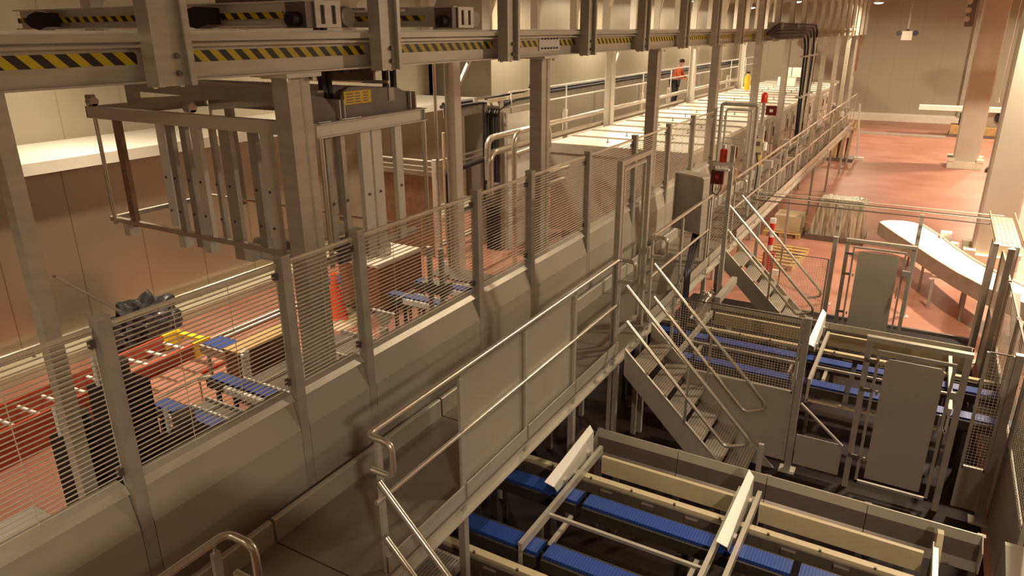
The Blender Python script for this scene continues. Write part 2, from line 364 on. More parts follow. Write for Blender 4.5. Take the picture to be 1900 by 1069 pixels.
for x in (-7.75, -5.40):
    q = MB(); q.prism([(x - .22, 5.115), (x - .12, 5.17), (x + .02, 5.20), (x + .16, 5.19), (x + .16, 5.06), (x + .02, 5.03), (x - .12, 5.06)], 1, 4.10, 4.24)
    q.build('belt_pulley', BLACK, t)
MB().box(-7.9, -4.3, 4.95, 5.5, 5.17, 5.19).build('walk_plate', DULL, t)
for k in range(3): MB().tube([(-7.6, 5.05 + k * .15, 5.22), (-5.2, 5.05 + k * .15, 5.22)], .035, 6).build('cable', BLACK, t)
MB().box(-6.1, -5.3, 4.9, 5.4, 5.19, 5.42).build('gearbox', DARKST, t)

# hanging frame below the bridge
BX0, BX1, BY0, BY1, BZ = -7.76, -4.46, 4.46, 5.90, 4.215
t = thing('lifting_cage', 'large open steel lifting frame hanging from black straps under the bridge', 'lifting frame', (-6.1, 5.2, 2.88))
MB().chan((BX0, BY0, BZ), (BX1, BY0, BZ), .07, .12, .008, flip=True).build('top_rail', WHITEST, t)
MB().chan((BX1, BY0 - .03, BZ), (BX1, BY1 + .03, BZ), .07, .12, .008).build('top_rail', WHITEST, t)
MB().chan((BX0, BY1, BZ), (BX1, BY1, BZ), .07, .12, .008).build('top_rail', STEEL, t)
MB().chan((BX0, BY0 - .03, BZ), (BX0, BY1 + .03, BZ), .07, .12, .008).build('top_rail', STEEL, t)
# second, higher spreader beams
MB().bar((BX0 + .25, BY0 + .35, BZ + .28), (BX1 - .3, BY0 + .35, BZ + .22), .08, .15).build('spreader_beam', STEEL, t)
MB().bar((BX0 + .25, BY0 + .35, BZ + .05), (BX0 + .25, BY0 + .35, BZ + .36), .10, .10).build('spreader_post', STEEL, t)
MB().bar((BX0 + .3, BY0 + .25, BZ + .10), (BX0 + 2.2, BY0 + .75, BZ + .22), .012, .06).build('spreader_arm', STEEL, t)
MB().bar((BX0 + 1.6, BY0 + .25, BZ + .10), (BX1 - .5, BY0 + .75, BZ + .20), .012, .06).build('spreader_arm', STEEL, t)
MB().bar((BX0 + .3, BY1 - .35, BZ + .22), (BX1 - .1, BY1 - .35, BZ + .22), .08, .12).build('spreader_beam', DULL, t)
# winding drums with shaped end plates
def drum(y, x0, x1, nm='drum_plate'):
    pr = [(x0, BZ + .04), (x1, BZ + .04), (x1, BZ + .18), (x1 - .16, BZ + .36), (x0 + .3, BZ + .40), (x0, BZ + .30)]
    return MB().prism(pr, 1, y - .012, y + .012).build(nm, DARKST, t)
for x in (BX1 - .12, BX1 - .34):
    pr = [(BY0 + .36, BZ + .05), (BY1 - .06, BZ + .05), (BY1 - .02, BZ + .12), (BY1 - .10, BZ + .21), (BY1 - .24, BZ + .27), (BY0 + .50, BZ + .32), (BY0 + .42, BZ + .28)]
    MB().prism(pr, 0, x - .012, x + .012).build('drum_plate', DARKST, t)
    pr = [(BY0 - .05, BZ + .05), (BY0 + .34, BZ + .05), (BY0 + .31, BZ + .13), (BY0 + .20, BZ + .25), (BY0 - .02, BZ + .30), (BY0 - .05, BZ + .22)]
    MB().prism(pr, 0, x - .012, x + .012).build('drum_plate', DARKST, t)
for y in (BY0 + .14, BY1 - .22): MB().cyl((BX1 - .40, y, BZ + .15), (BX1 - .115, y, BZ + .15), .09, 20).build('drum', DARKST, t)
for y in (BY0 + .345, BY0 + .40, BY1 - .09, BY1 - .01): MB().box(BX1 - .36, BX1 - .08, y, y + .015, BZ + .06, BZ + .22).build('drum_rib', STEEL, t)
MB().cyl((BX1 - .2, BY1 + .02, BZ + .08), (BX1 - .2, BY1 + .12, BZ + .08), .03, 10).build('shaft_end', BRIGHT, t)
for x, y in ((BX0 - .03, BY0 + .05), (BX0 + 1.5, BY0 + .10)):
    k = MB(); k.cyl((x - .04, y, BZ + .10), (x + .05, y, BZ + .10), .05, 10).cyl((x - .02, y - .04, BZ + .15), (x - .02, y + .05, BZ + .15), .025, 8).box(x - .05, x + .05, y - .03, y + .03, BZ + .06, BZ + .08)
    k.build('latch', BRIGHT, t)
# dark slotted link plates behind
k = MB()
for i in range(11): k.box(BX0 + 1.9 + i * .12, BX0 + 1.98 + i * .12, BY1 - .62, BY1 - .55, BZ + .42, BZ + .50)
k.box(BX0 + 1.9, BX1 - .1, BY1 - .60, BY1 - .57, BZ + .36, BZ + .56)
k.build('chain_guard', DARKST, t)
for z in (.34, .46): MB().tube([(BX0 + 1.6, BY1 - .5, BZ + z), (BX1 + .0, BY1 - .5, BZ + z)], .018, 6).build('tie_rod', BRIGHT, t)
# notice plate
n_ = MB(); x = BX1 - .105
n_.box(x, x + .006, 4.89, 5.25, 4.385, 4.50); n_.i = 1
for r_ in range(4):
    for a_, l_ in ((.03, .09), (.14, .07), (.25, .07)):
        n_.box(x + .006, x + .008, 4.89 + a_, 4.89 + a_ + l_, 4.40 + r_ * .024, 4.409 + r_ * .024)
n_.build('notice_plate', [YEL, DARKST], t)
# uprights
def plate(x, y, wx, wy, z0=2.95, z1=BZ - .04, m=STEEL, nm='upright'):
    return MB().box(x - wx / 2, x + wx / 2, y - wy / 2, y + wy / 2, z0, z1).build(nm, m, t)
for x, y in ((BX0 + .06, BY0), (BX1, BY1), (BX0 + .06, BY1), (BX1, BY0)): MB().tube([(x, y, 3.0), (x, y, BZ - .05)], .022, 8).build('corner_rod', BRIGHT, t)
for x, wx, m_, z0 in ((-7.47, .10, RUSTY, 2.98), (-6.74, .11, WHITE, 3.08), (-6.60, .09, DULL, 2.95), (-6.38, .09, DULL, 2.9), (-6.20, .12, WHITEST, 2.95), (-5.96, .05, STEEL, 3.0), (-5.77, .15, STEEL, 2.86), (-5.40, .10, DULL, 3.0), (-5.22, .13, WHITEST, 2.98), (-4.78, .10, DULL, 3.0)):
    u_ = plate(x, BY0 + .09, wx, .05, z0, BZ - .05, m_)
    for z in (3.25, 3.6): MB().cyl((x - .01, BY0 + .055, z), (x - .01, BY0 + .066, z), .014, 8).build('bolt', DARKST, u_)
for y, wy, m_, z0 in ((BY0 + .14, .07, DULL, 3.2), (BY0 + .32, .05, STEEL, 3.1), (BY0 + .62, .13, WHITEST, 2.95), (BY0 + .78, .13, WHITEST, 2.98), (BY0 + 1.10, .10, WHITEST, 3.0)):
    u_ = plate(BX1 - .08, y, .05, wy, z0, BZ - .05, m_)
    MB().cyl((BX1 - .056, y, 3.55), (BX1 - .045, y, 3.55), .014, 8).build('bolt', DARKST, u_)
for x in (BX0 + .5, BX0 + 1.4, BX0 + 2.2): plate(x, BY1 - .08, .12, .05, 3.0, BZ - .05, DULL)
plate(BX1 - .08, BY0 + .22, .10, .16, 3.10, 3.20, DARKST, 'clamp_block'); plate(BX1 - .08, BY0 + .22, .10, .12, 2.98, 3.07, DARKST, 'clamp_block')
# lower frame
LZ = 3.03
MB().bar((BX0 - .10, BY0 + .06, LZ), (BX1 - .1, BY0 + .06, LZ), .05, .05).build('lower_rail', BRIGHT, t)
MB().bar((BX0 - .10, BY0 + .06, LZ), (BX0 - .10, BY1 - .1, LZ), .05, .05).build('lower_rail', STEEL, t)
MB().tube([(BX0 - .10, BY1 - .1, LZ + .03), (BX1 - .3, BY1 - .1, LZ + .03)], .018, 6).build('lower_rail', BRIGHT, t)
MB().bar((BX1 - .1, BY0 + .02, LZ), (BX1 - .1, BY1 - .1, LZ), .05, .05).build('lower_rail', STEEL, t)
for x in (-7.55, -6.6, -6.2, -5.6): MB().box(x - .05, x + .05, BY0 + .02, BY0 + .12, LZ - .15, LZ - .025).build('foot_block', WHITEST, t)
q = MB(); q.box(-5.72, -5.1, BY0 + .35, BY1 - .35, LZ - .01, LZ + .015); q.build('base_plate', WHITEST, t)
q = MB(); q.prism([(-5.75, 2.88), (-5.18, 2.88), (-5.1, 2.93), (-5.1, 2.96), (-5.75, 2.96)], 1, BY0 + .14, BY0 + .40); q.build('base_plate', WHITEST, t)
q = MB(); q.cyl((-5.8, BY0 + .3, 2.98), (-5.2, BY0 + .42, 2.98), .055, 12); q.build('roller', DULL, t)
# straps: two pairs from the bridge
for y0_, y1_ in ((4.88, 4.96), (5.76, 5.88)):
    for y in (y0_, y1_): MB().box(-4.825, -4.775, y - .022, y + .022, BZ + .20, 5.18).build('lifting_strap', BLACK, t)

# ------------------------------------------------------------------ guard fence along the line
FX = -3.75
FY = [0.45, 1.98, 3.28, 4.05, 5.77, 6.87, 8.42, 10.08, 11.63, 12.99, 14.45]
def fence_post(y, k):
    t = thing('fence_post', 'steel fence post between mesh panels on the guard wall, %s from the left' % ORDW[k], 'post', (FX + .01, y, 0), 'posts of the long guard fence')
    MB().box(FX - .05, FX + .03, y - .04, y + .04, 0, 3.54).build('post', DULL, t)
    MB().box(FX - .055, FX + .035, y - .045, y + .045, 3.54, 3.55).build('cap', STEEL, t)
    for z in (2.58, 3.40):
        MB().box(FX - .055, FX - .02, y - .07, y + .07, z - .025, z + .025).build('clamp', DARKST, t)
for k, y in enumerate(FY[1:]): fence_post(y, k)
def fence_panel(y0, y1, k):
    a, b_ = y0 + .045, y1 - .045
    t = thing('mesh_fence', 'guard panel of steel sheet and wire mesh, %s bay from the left' % ORDW[k], 'fence', (FX, (y0 + y1) / 2, 1.45), 'bays of the long guard fence')
    MB().prism([(FX + .01, 1.45), (FX + .03, 1.45), (FX + .03, 2.19), (FX - .03, 2.43), (FX - .05, 2.43), (FX + .01, 2.19)], 1, a, b_).build('sheet', PANEL, t)
    MB().prism([(FX - .03, 2.43), (FX + .0, 2.43), (FX - .03, 2.475), (FX - .12, 2.49), (FX - .12, 2.47), (FX - .03, 2.455)], 1, a, b_).build('cap_ledge', STEEL, t)
    ms = MB()
    z = 2.53
    while z < 3.47: ms.tube([(FX - .03, a, z), (FX - .03, b_, z)], .0052, 4); z += .031
    n = max(2, int((b_ - a) / .40))
    for i in range(n + 1): ms.tube([(FX - .036, a + (b_ - a) * i / n, 2.5), (FX - .036, a + (b_ - a) * i / n, 3.48)], .003, 4)
    ms.build('wire_mesh', WIRE, t)
    MB().bar((FX - .03, a, 3.485), (FX - .03, b_, 3.485), .022, .022).build('top_rail', WIRE, t)
for k in range(len(FY) - 1): fence_panel(FY[k], FY[k + 1], k)

# ------------------------------------------------------------------ walkway
t = thing('walkway', 'raised steel walkway running along the guard fence', 'walkway', (-3.12, 10, 0))
cuts = [-1.5, 1.0, 2.76, 4.8, 7.0, 9.5, 12.0, 15.0, 18.0, 22.0, 27.0, 30.8]
for a, b_ in zip(cuts, cuts[1:]):
    if a < 12: MB().box(-3.57, -2.665, a + .006, b_ - .006, 1.545, 1.57).build('deck_plate', DECK, t)
    else:
        q = MB()
        for k in range(19): q.box(-3.57 + k * .05, -3.563 + k * .05, a + .006, b_ - .006, 1.54, 1.57)
        y = a + .3
        while y < b_: q.box(-3.57, -2.665, y, y + .008, 1.545, 1.565); y += .6
        q.build('deck_grating', DECK, t)
for a, b_ in zip(cuts, cuts[1:]):
    MB().prism([(-3.60, 1.54), (-3.57, 1.54), (-3.57, 1.74), (-3.58, 1.75), (-3.61, 1.75), (-3.61, 1.742), (-3.60, 1.742)], 1, a + .012, b_ - .012).build('toe_board', PANEL, t)
for a, b_ in ((-1.5, 1.86), (2.92, 3.83), (3.87, 4.82), (4.86, 5.81), (5.85, 6.95), (7.97, 11.5), (12.4, 30.8)):
    MB().box(-2.675, -2.663, a, b_, 1.57, 1.70).build('kick_plate', STEEL, t)
MB().chan((-2.69, -1.5, 1.47), (-2.69, 30.8, 1.47), .06, .14, .008).build('side_beam', STEEL, t)
MB().chan((-3.55, -1.5, 1.47), (-3.55, 30.8, 1.47), .06, .14, .008, flip=True).build('side_beam', DULL, t)
for y in (1.0, 2.95, 3.85, 5.83, 7.0, 7.95, 11.4, 14.5, 18, 21.5, 25, 28.5, 30.7):
    for x in (-2.70, -3.54): MB().box(x - .03, x + .03, y - .03, y + .03, 0, 1.40).build('leg', DULL, t)
RX, RZ, MZ = -2.69, 2.67, 2.15
def dloop(y, s):   # hooked rail end: out across the walkway edge, down, and back
    return [(RX, y, RZ), (RX + .19, y, RZ), (RX + .19, y, RZ - .24), (RX + .02, y, RZ - .24)]
def handrail(lb, y0, y1, posts, loop0, loop1, panels=(), gap=None, lv=(MZ,)):
    t = thing('handrail', lb, 'handrail', (RX, (y0 + y1) / 2, 1.57))
    pts = []
    if loop0: pts += dloop(y0, 1)[::-1]
    else: pts.append((RX, y0, RZ))
    if loop1: pts += dloop(y1, 1)
    else: pts.append((RX, y1, RZ))
    MB().tube(pts, .0215, 10, .06).build('top_rail', BRIGHT, t)
    for z in lv:
        MB().tube([(RX, y0 + .03, z), (RX, y1 - .03, z)], .018, 8).build('mid_rail', BRIGHT, t)
    for y in posts:
        MB().box(RX - .012, RX + .012, y - .022, y + .022, 1.45, RZ - .06).build('post', STEEL, t)
        MB().cyl((RX, y, RZ - .07), (RX, y, RZ), .009, 6).build('rail_pin', BRIGHT, t)
    for a, b_ in panels:
        MB().box(RX - .030, RX - .020, a, b_, 1.66, 2.61).build('infill_panel', PANEL, t)
    return t
handrail('tubular handrail at the bottom edge left of the near steps, with a hooked end', -1.3, 1.80, (-.5, .6, 1.72), False, True)
handrail('tubular handrail with two sheet infill panels in the centre foreground', 2.84, 6.92, (2.93, 3.85, 4.84, 5.83, 6.90), True, True, ((3.87, 4.83), (4.85, 5.82)))
handrail('tubular handrail between the frame at the near stairs and the red beacon stand', 7.97, 10.55, (8.0, 9.2, 10.48), True, False)
handrail('long tubular handrail on the oven walkway past the second stairs', 11.98, 30.7, (12.05, 14.0, 16, 18, 20, 22, 24, 26, 28, 29.5, 30.6), True, False)
# door frame at the head of the near stairs
t = thing('door_frame', 'tall open steel door frame standing at the head of the near stairs', 'frame', (-2.75, 7.42, 0))
for y in (7.0, 7.87): MB().box(-2.78, -2.72, y - .03, y + .03, 0, 3.72).build('post', STEEL, t)
MB().box(-2.78, -2.72, 7.03, 7.84, 3.67, 3.72).build('lintel', STEEL, t)
lf = MB()
lf.box(-2.775, -2.745, 7.12, 7.15, 1.70, 3.62).box(-2.775, -2.745, 7.75, 7.78, 1.70, 3.62).box(-2.775, -2.745, 7.15, 7.75, 3.59, 3.62).box(-2.775, -2.745, 7.15, 7.75, 1.70, 1.73)
lf.build('leaf_frame', STEEL, t)
for z in (2.05, 2.5): MB().cyl((-2.70, 7.80, z), (-2.70, 7.80, z + .09), .022, 8).build('hinge', BRIGHT, t)

# ------------------------------------------------------------------ stairs down from the walkway
def stairs(y0, y1, lb, x0=-2.62, full=True):
    t = thing('stairs', lb, 'stairs', (x0 + .8, (y0 + y1) / 2, 0))
    x1 = x0 + 1.57
    for y in (y0, y1 - .012):
        MB().prism([(x0, 1.57), (x0, 1.25), (x1 - .32, 0), (x1 + .06, 0), (x1 + .06, .02)], 1, y, y + .012).build('stringer', PANEL, t)
        MB().bar((x0, y + .006, 1.575), (x1 + .06, y + .006, .012), .028, .01, (0, 0, 1)).build('stringer_edge', STEEL, t)
    for i in range(6):
        z = 1.57 - .224 * (i + 1); x = x0 + .224 * i + .03
        tr = MB().box(x, x + .265, y0 + .014, y1 - .014, z - .03, z).build('tread', GRIP, t)
    for y in (y0 + .0, y1 + .0):
        MB().tube([(x0 - .02, y, 2.34), (x1 - .12, y, .84), (x1 - .12, y, .76), (x1 - .35, y, .67), (x0 - .0, y, 1.92)] if full else [(x0 - .02, y, 2.34), (x1 - .12, y, .84)], .021, 8, .05).build('handrail', BRIGHT, t)
        MB().tube([(x0 + .75, y, .82), (x0 + .75, y, 1.57)], .016, 8).build('baluster', BRIGHT, t)
    return t
stairs(7.05, 7.95, 'steel stairs with tubular rails leading down from the door frame')
stairs(11.5, 12.35, 'further steel stairs beside the red beacon stand')
stairs(1.90, 2.86, 'nearest steps at the bottom edge, only their rails in view')

# ------------------------------------------------------------------ conveyors in the lowered bay
def conveyor(yc, lb, w=.17):
    t = thing('belt_conveyor', lb, 'conveyor', (-3, yc, 0), 'blue belt conveyors crossing under the walkway')
    for a, b_ in ((-7.5, -6.42), (-6.36, -4.4), (-4.34, -2.3), (-2.24, -.4), (-.34, 1.35)):
        MB().box(a, b_, yc - w / 2, yc + w / 2, .80, .85).build('belt', BELT, t)
        for s in (-1, 1):
            q = MB(); q.box(a, b_, yc + s * (w / 2 + .03) - .012, yc + s * (w / 2 + .03) + .012, .72, .83); q.build('side_rail', BLKST, t)
    for s, wd2 in ((-1, .055), (1, .03)):
        y_ = yc + s * (w / 2 + .045 + wd2 / 2)
        q = MB(); q.box(-7.1, -4.5, y_ - wd2 / 2, y_ + wd2 / 2, .76, .81); n = 37
        for k in range(n):                      # castellated top of one strip
            x = -7.1 + k * .07; q.box(x, x + .045, y_ - wd2 / 2, y_ + wd2 / 2, .808, .845)
        q.build('roller_strip', WHITE, t)
    for x in (-7.3, -5.4, -3.2, -1.3, .9):
        for s in (-1, 1): MB().box(x - .025, x + .025, yc + s * (w / 2 + .03) - .02, yc + s * (w / 2 + .03) + .02, 0, .70).build('leg', BLKST, t)
    return t
conveyor(4.42, 'blue belt conveyor nearest the camera in the lowered bay')
conveyor(5.22, 'blue belt conveyor second from the camera, below the tan guide board')
conveyor(8.78, 'blue belt conveyor third from the camera, in front of the mesh-fenced bay')
conveyor(9.52, 'blue belt conveyor furthest from the camera in the lowered bay')
def guide_rail(yc, z, lb, x0=-3.25, x1=1.3):
    t = thing('guide_rail', lb, 'rail', (-1, yc, 0))
    MB().box(x0, x1, yc - .035, yc + .035, z - .05, z).build('rail', CREAM, t)
    MB().box(x0, x1, yc - .07, yc - .05, z - .14, z - .03).build('rail_plate', DARKST, t)
    x = x0 + .2
    while x < x1:
        MB().box(x, x + .12, yc - .10, yc - .06, z - .10, z - .055).build('bracket', DARKST, t); MB().cyl((x + .3, yc - .04, z), (x + .3, yc - .04, z + .02), .012, 6).build('bolt', DARKST, t); x += .42
    for x in (x0 + .5, x0 + 2.4, x1 - .3): MB().box(x - .02, x + .02, yc - .03, yc + .03, 0, z - .05).build('leg', DARKST, t)
guide_rail(5.56, .86, 'cream guide rail with black brackets behind the second blue belt')
guide_rail(4.10, .86, 'cream guide rail on the camera side of the nearest blue belt')
guide_rail(9.85, .86, 'cream guide rail behind the furthest blue belt')
def tan_board(yc, x0, x1, lb):
    t = thing('guide_board', lb, 'board', ((x0 + x1) / 2, yc, 0), 'tan guide boards')
    MB().prism([(yc - .01, .72), (yc + .005, .72), (yc + .005, .90), (yc + .03, .905), (yc + .03, .912), (yc - .01, .912)], 0, x0, x1).build('board', CREAM, t)
    for x in (x0 + .15, x1 - .15): MB().box(x - .03, x + .03, yc + .005, yc + .05, 0, .74).build('leg', DARKST, t)
tan_board(5.86, -2.36, -1.02, 'tan guide board between the two white fins in the front bay')
tan_board(5.86, -.80, .52, 'tan guide board right of the second white fin, long and nearest the camera')
tan_board(10.35, -2.42, -.96, 'tan guide board left of the mesh post in the rear bay')
tan_board(10.35, -.82, .92, 'tan guide board behind the large grey gate leaf')
def trough(yc, x0, x1, z, lb):
    t = thing('trough_guard', lb, 'guard', ((x0 + x1) / 2, yc, 0))
    xs = [x0 + (x1 - x0) * k / 4 for k in range(5)]
    for a, b_ in zip(xs, xs[1:]):
        MB().prism([(yc, z), (yc - .012, z), (yc - .03, z - .09), (yc - .02, z - .095)], 0, a + .003, b_ - .003).build('guard_plate', PANEL, t)
        MB().prism([(yc - .02, z - .095), (yc - .03, z - .09), (yc - .05, z - .25), (yc - .13, z - .30), (yc - .12, z - .31), (yc - .04, z - .26)], 0, a + .003, b_ - .003).build('lower_plate', DARKST, t)
    for x in xs: MB().box(x - .03, x + .03, yc, yc + .05, 0, z - .02).build('leg', DARKST, t)
    MB().prism([(yc - .012, z), (yc - .26, z - .12), (yc - .26, z - .26), (yc - .012, z - .26)], 0, x0 - .008, x0).build('end_plate', PANEL, t)
    MB().prism([(yc - .012, z), (yc - .20, z - .05), (yc - .20, z - .26), (yc - .012, z - .26)], 0, x1, x1 + .008).build('end_plate', PANEL, t)
trough(6.30, -2.58, .94, .95, 'long folded steel edge guard at the back of the front conveyor bay')
trough(10.68, -2.6, .95, .95, 'long folded steel edge guard at the back of the rear conveyor bay')
def transfer_frame(x0, x1, y0, y1, lb, z=.95):
    t = thing('transfer_frame', lb, 'frame', ((x0 + x1) / 2, (y0 + y1) / 2, 0), 'steel transfer frames across the belts')
    for x, s in ((x0, 1), (x1, -1)):
        MB().chan((x, y0, z - .04), (x, y1, z - .04), .04, .085, .006, flip=(s > 0)).build('side_rail', STEEL, t)
        MB().box(x - .015, x + .015, y0, y0 + .02, z - .32, z).build('end_bracket', STEEL, t)
        MB().bar((x + s * .12, y0 + .30, z - .2), (x + s * .12, y0 + .76, z - .2), .04, .04).build('inner_rail', DULL, t)
        MB().box(x - .02, x + .02, y0 + .36, y0 + .40, 0, z - .08).build('leg', DARKST, t)
        MB().box(x - .02, x + .02, y1 - .1, y1 - .06, 0, z - .08).build('leg', DARKST, t)
    MB().bar((x0 + .02, y0 + .52, z - .05), (x1 - .02, y0 + .52, z - .05), .03, .03).build('cross_bar', STEEL, t)
    MB().prism([(x0 + .0, z - .30), (x1, z - .30), (x1, z - .27), (x0, z - .27)], 1, y0, y0 + .04).build('front_bar', CREAM, t)
    return t
transfer_frame(-2.42, -1.00, 4.26, 5.98, 'steel transfer frame across the belts, left one in the front bay')
transfer_frame(-.83, .60, 4.26, 6.0, 'steel transfer frame across the belts, right one in the front bay')
transfer_frame(-2.46, -.98, 8.62, 10.32, 'steel transfer frame across the belts, left one in the rear bay')
transfer_frame(-.80, .70, 8.62, 10.32, 'steel transfer frame across the belts, behind the large grey gate leaf')
def fin(x, y0, y1, z, lb):
    t = thing('guide_fin', lb, 'guide', (x, (y0 + y1) / 2, z - .2), 'white guide fins')
    def sheet4(a0, a1, b1, b0, nm, m, n_):      # thin folded sheet between four corners
        q = MB(); k = V(n_) * .006; P = [V(p) for p in (a0, a1, b1, b0)]
        q.add(P + [p + k for p in P], [(0, 1, 2, 3), (7, 6, 5, 4), (0, 4, 5, 1), (1, 5, 6, 2), (2, 6, 7, 3), (3, 7, 4, 0)]); q.build(nm, m, t)
    sheet4((x, y0, z - .01), (x, y1 - .04, z + .12), (x + .004, y1 - .04, z - .16), (x + .004, y0 + .06, z - .10), 'blade', WHITEST, (1, 0, 0))
    sheet4((x, y0, z - .01), (x, y1 - .04, z + .12), (x - .055, y1, z + .155), (x - .085, y0 - .02, z + .03), 'flare', WHITE, (-.4, 0, -.9))
    MB().box(x + .006, x + .03, y0 + .2, y0 + .26, z - .26, z - .05).build('bracket', DULL, t)
    MB().box(x + .006, x + .03, y1 - .2, y1 - .14, z - .26, z - .05).build('bracket', DULL, t)
fin(-2.52, 5.08, 6.02, .98, 'white guide fin at the left of the front bay, beside the left frame')
fin(-.90, 5.05, 6.02, .98, 'white guide fin in the middle of the front bay')
fin(-2.55, 9.75, 10.62, .98, 'white guide fin seen behind the far rail of the near stairs')
fin(-.90, 9.62, 10.70, .98, 'white guide fin behind the mesh end post in the rear bay')
t = thing('guide_pillar', 'pale upright blade at the right end of the front bay', 'guide', (.64, 5.75, 0))
MB().prism([(5.4, 0), (5.52, 0), (6.10, .90), (6.10, 1.02), (6.02, 1.03), (5.4, .3)], 0, .60, .645).build('blade', CREAM, t)
t = thing('end_cover', 'grey sheet cover at the bottom right corner beyond the front bay', 'cover', (1.4, 6.0, 0))
MB().prism([(5.6, 0), (6.3, 0), (6.3, .95), (6.25, .95), (5.6, .80)], 0, 1.10, 1.9).build('cover', PANEL, t)
MB().box(1.12, 1.30, 5.50, 5.6, .5, .86).build('pad', WHITE, t)
t = thing('slatted_grate', 'slatted steel grate on the camera side of the nearest belt', 'grate', (-2.75, 3.6, 0))
MB().box(-3.3, -2.76, 3.93, 3.96, .80, .86).build('grate_edge', STEEL, t)
MB().box(-3.3, -2.76, 3.30, 3.33, .80, .86).build('grate_edge', STEEL, t)
for k in range(18): MB().box(-3.29 + k * .03, -3.278 + k * .03, 3.33, 3.95, .815, .87).build('slat', STEEL, t)
for x in (-3.27, -2.79): MB().box(x - .02, x + .02, 3.32, 3.36, 0, .8).build('leg', DULL, t)
# debris: boxes under the stairs in the dark bay
t = thing('dark_crate', 'small reddish box on the floor under the walkway', 'box', (-2.9, 6.75, 0))
MB().box(-3.05, -2.75, 6.6, 6.95, 0, .45).build('box_body', RUST, t); MB().box(-3.06, -2.74, 6.59, 6.96, .45, .47).build('lid', DARKST, t)
t = thing('bay_post', 'short pale post standing on the dark floor behind the front edge guard', 'post', (-.98, 6.75, 0))
MB().box(-1.005, -.955, 6.73, 6.77, 0, 1.0).build('post', DULL, t); MB().box(-1.04, -.92, 6.69, 6.81, 0, .015).build('foot', DULL, t)

# ------------------------------------------------------------------ fences and gates on the right
def rpost(x, y, z1, lb, w=.07):
    t = thing('guard_post', lb, 'post', (x, y, 0), 'posts of the bay fences')
    MB().box(x - w / 2, x + w / 2, y - w / 2, y + w / 2, 0, z1).build('post', DULL, t)
    MB().box(x - w / 2 - .004, x + w / 2 + .004, y - w / 2 - .004, y + w / 2 + .004, z1, z1 + .008).build('cap', STEEL, t)
    MB().box(x - .09, x + .09, y - .09, y + .09, 0, .012).build('foot', DULL, t)
GY = 8.0
rpost(-.84, GY, 1.97, 'steel post at the right end of the mesh fence by the near stairs')
rpost(1.12, GY, 1.97, 'steel post right of the large grey gate leaf')
rpost(1.15, 10.9, 2.3, 'taller steel post in the right fence, behind the large gate')
rpost(1.12, 12.55, 1.95, 'steel post right of the far grey gate')
rpost(-1.10, 12.75, 1.7, 'steel post left of the far grey gate')
def grid_panel(lb, x0, x1, y, z0, z1, d, low=None):
    t = thing('mesh_fence', lb, 'fence', ((x0 + x1) / 2, y, z0 if low is None else low))
    MB().mesh_xz(x0, x1, z0, z1, y, d, d, .0022).build('wire_mesh', WIRE, t)
    MB().bar((x0, y, z0), (x1, y, z0), .03, .03).build('bottom_rail', STEEL, t)
    MB().bar((x0, y, z1), (x1, y, z1), .012, .012).build('top_rail', DARKST, t)
    for x in (x0, x1): MB().box(x - .015, x + .015, y - .015, y + .015, (z0 if low is None else low), z1).build('end_post', STEEL, t)
    if low is not None: MB().box(x0, x1, y - .006, y + .006, low, z0).build('lower_sheet', PANEL, t)
    return t
grid_panel('fine mesh panel over a dark sheet right of the near stairs', -2.38, -.90, GY, 1.03, 1.95, .032, .12)
grid_panel('fine mesh panel over a sheet between the large gate and the right post', .86, 1.07, GY, .62, 1.95, .034, .12)
grid_panel('fine mesh panel behind the further stairs', -2.2, -1.16, 12.75, .15, 1.3, .04)
t = thing('diagonal_brace', 'slanting brace plate between the mesh post and the large gate', 'brace', (-.55, GY, 0))
MB().bar((-.79, GY, .92), (-.29, GY, .50), .02, .035, (0, 1, 0)).build('brace', STEEL, t)
MB().box(-.79, -.29, GY + .015, GY + .024, .10, .50).build('sheet', PANEL, t)
def gate(lb, x0, x1, y, zt, zi, split=False):
    t = thing('safety_gate', lb, 'gate', ((x0 + x1) / 2, y, 0))
    for x in (x0, x1): MB().box(x - .03, x + .03, y - .03, y + .03, 0, zt - .05).build('frame_post', DULL, t)
    MB().box(x0 - .035, x1 + .035, y - .035, y + .035, zt - .05, zt).build('lintel', STEEL, t)
    q = MB(); a, b_ = x0 + .09, x1 - .09
    q.box(a, a + .03, y - .06, y - .03, .12, zi).box(b_ - .03, b_, y - .06, y - .03, .12, zi).box(a, b_, y - .06, y - .03, zi, zi + .03).box(a, b_, y - .06, y - .03, .12, .15)
    lf = q.build('leaf', DULL, t)
    q = MB(); c = .04
    q.prism([(a + .09, .2), (b_ - .09, .2), (b_ - .09, zi - .05 - c), (b_ - .09 - c, zi - .05), (a + .09 + c, zi - .05), (a + .09, zi - .05 - c)], 1, y - .052, y - .04)
    q.build('leaf_sheet', PANEL, lf)
    for z in (zi - .1, zi - .45, .45):
        MB().box(x0 - .01, a + .015, y - .075, y - .055, z - .02, z + .02).build('hinge', DARKST, lf)
        MB().cyl((a + .06, y - .075, z - .03), (a + .06, y - .075, z + .02), .014, 8).build('hinge_pin', BRIGHT, lf)
    MB().box(b_ - .02, x1 + .01, y - .085, y - .055, zi - .35, zi - .27).build('latch', DULL, lf)
    MB().cyl((b_ - .05, y - .08, zi - .75), (b_ - .05, y - .08, zi - .55), .010, 8).build('handle', BRIGHT, lf)
gate('large grey safety gate nearest the camera, beyond the front conveyor bay', -.20, .71, GY, 1.90, 1.74)
gate('far grey safety gate standing at the edge of the red floor', -.90, .07, 12.70, 1.72, 1.58)
t = thing('side_fence', 'steel sheet and mesh fence along the right side of the bays', 'fence', (1.22, 9, 0))
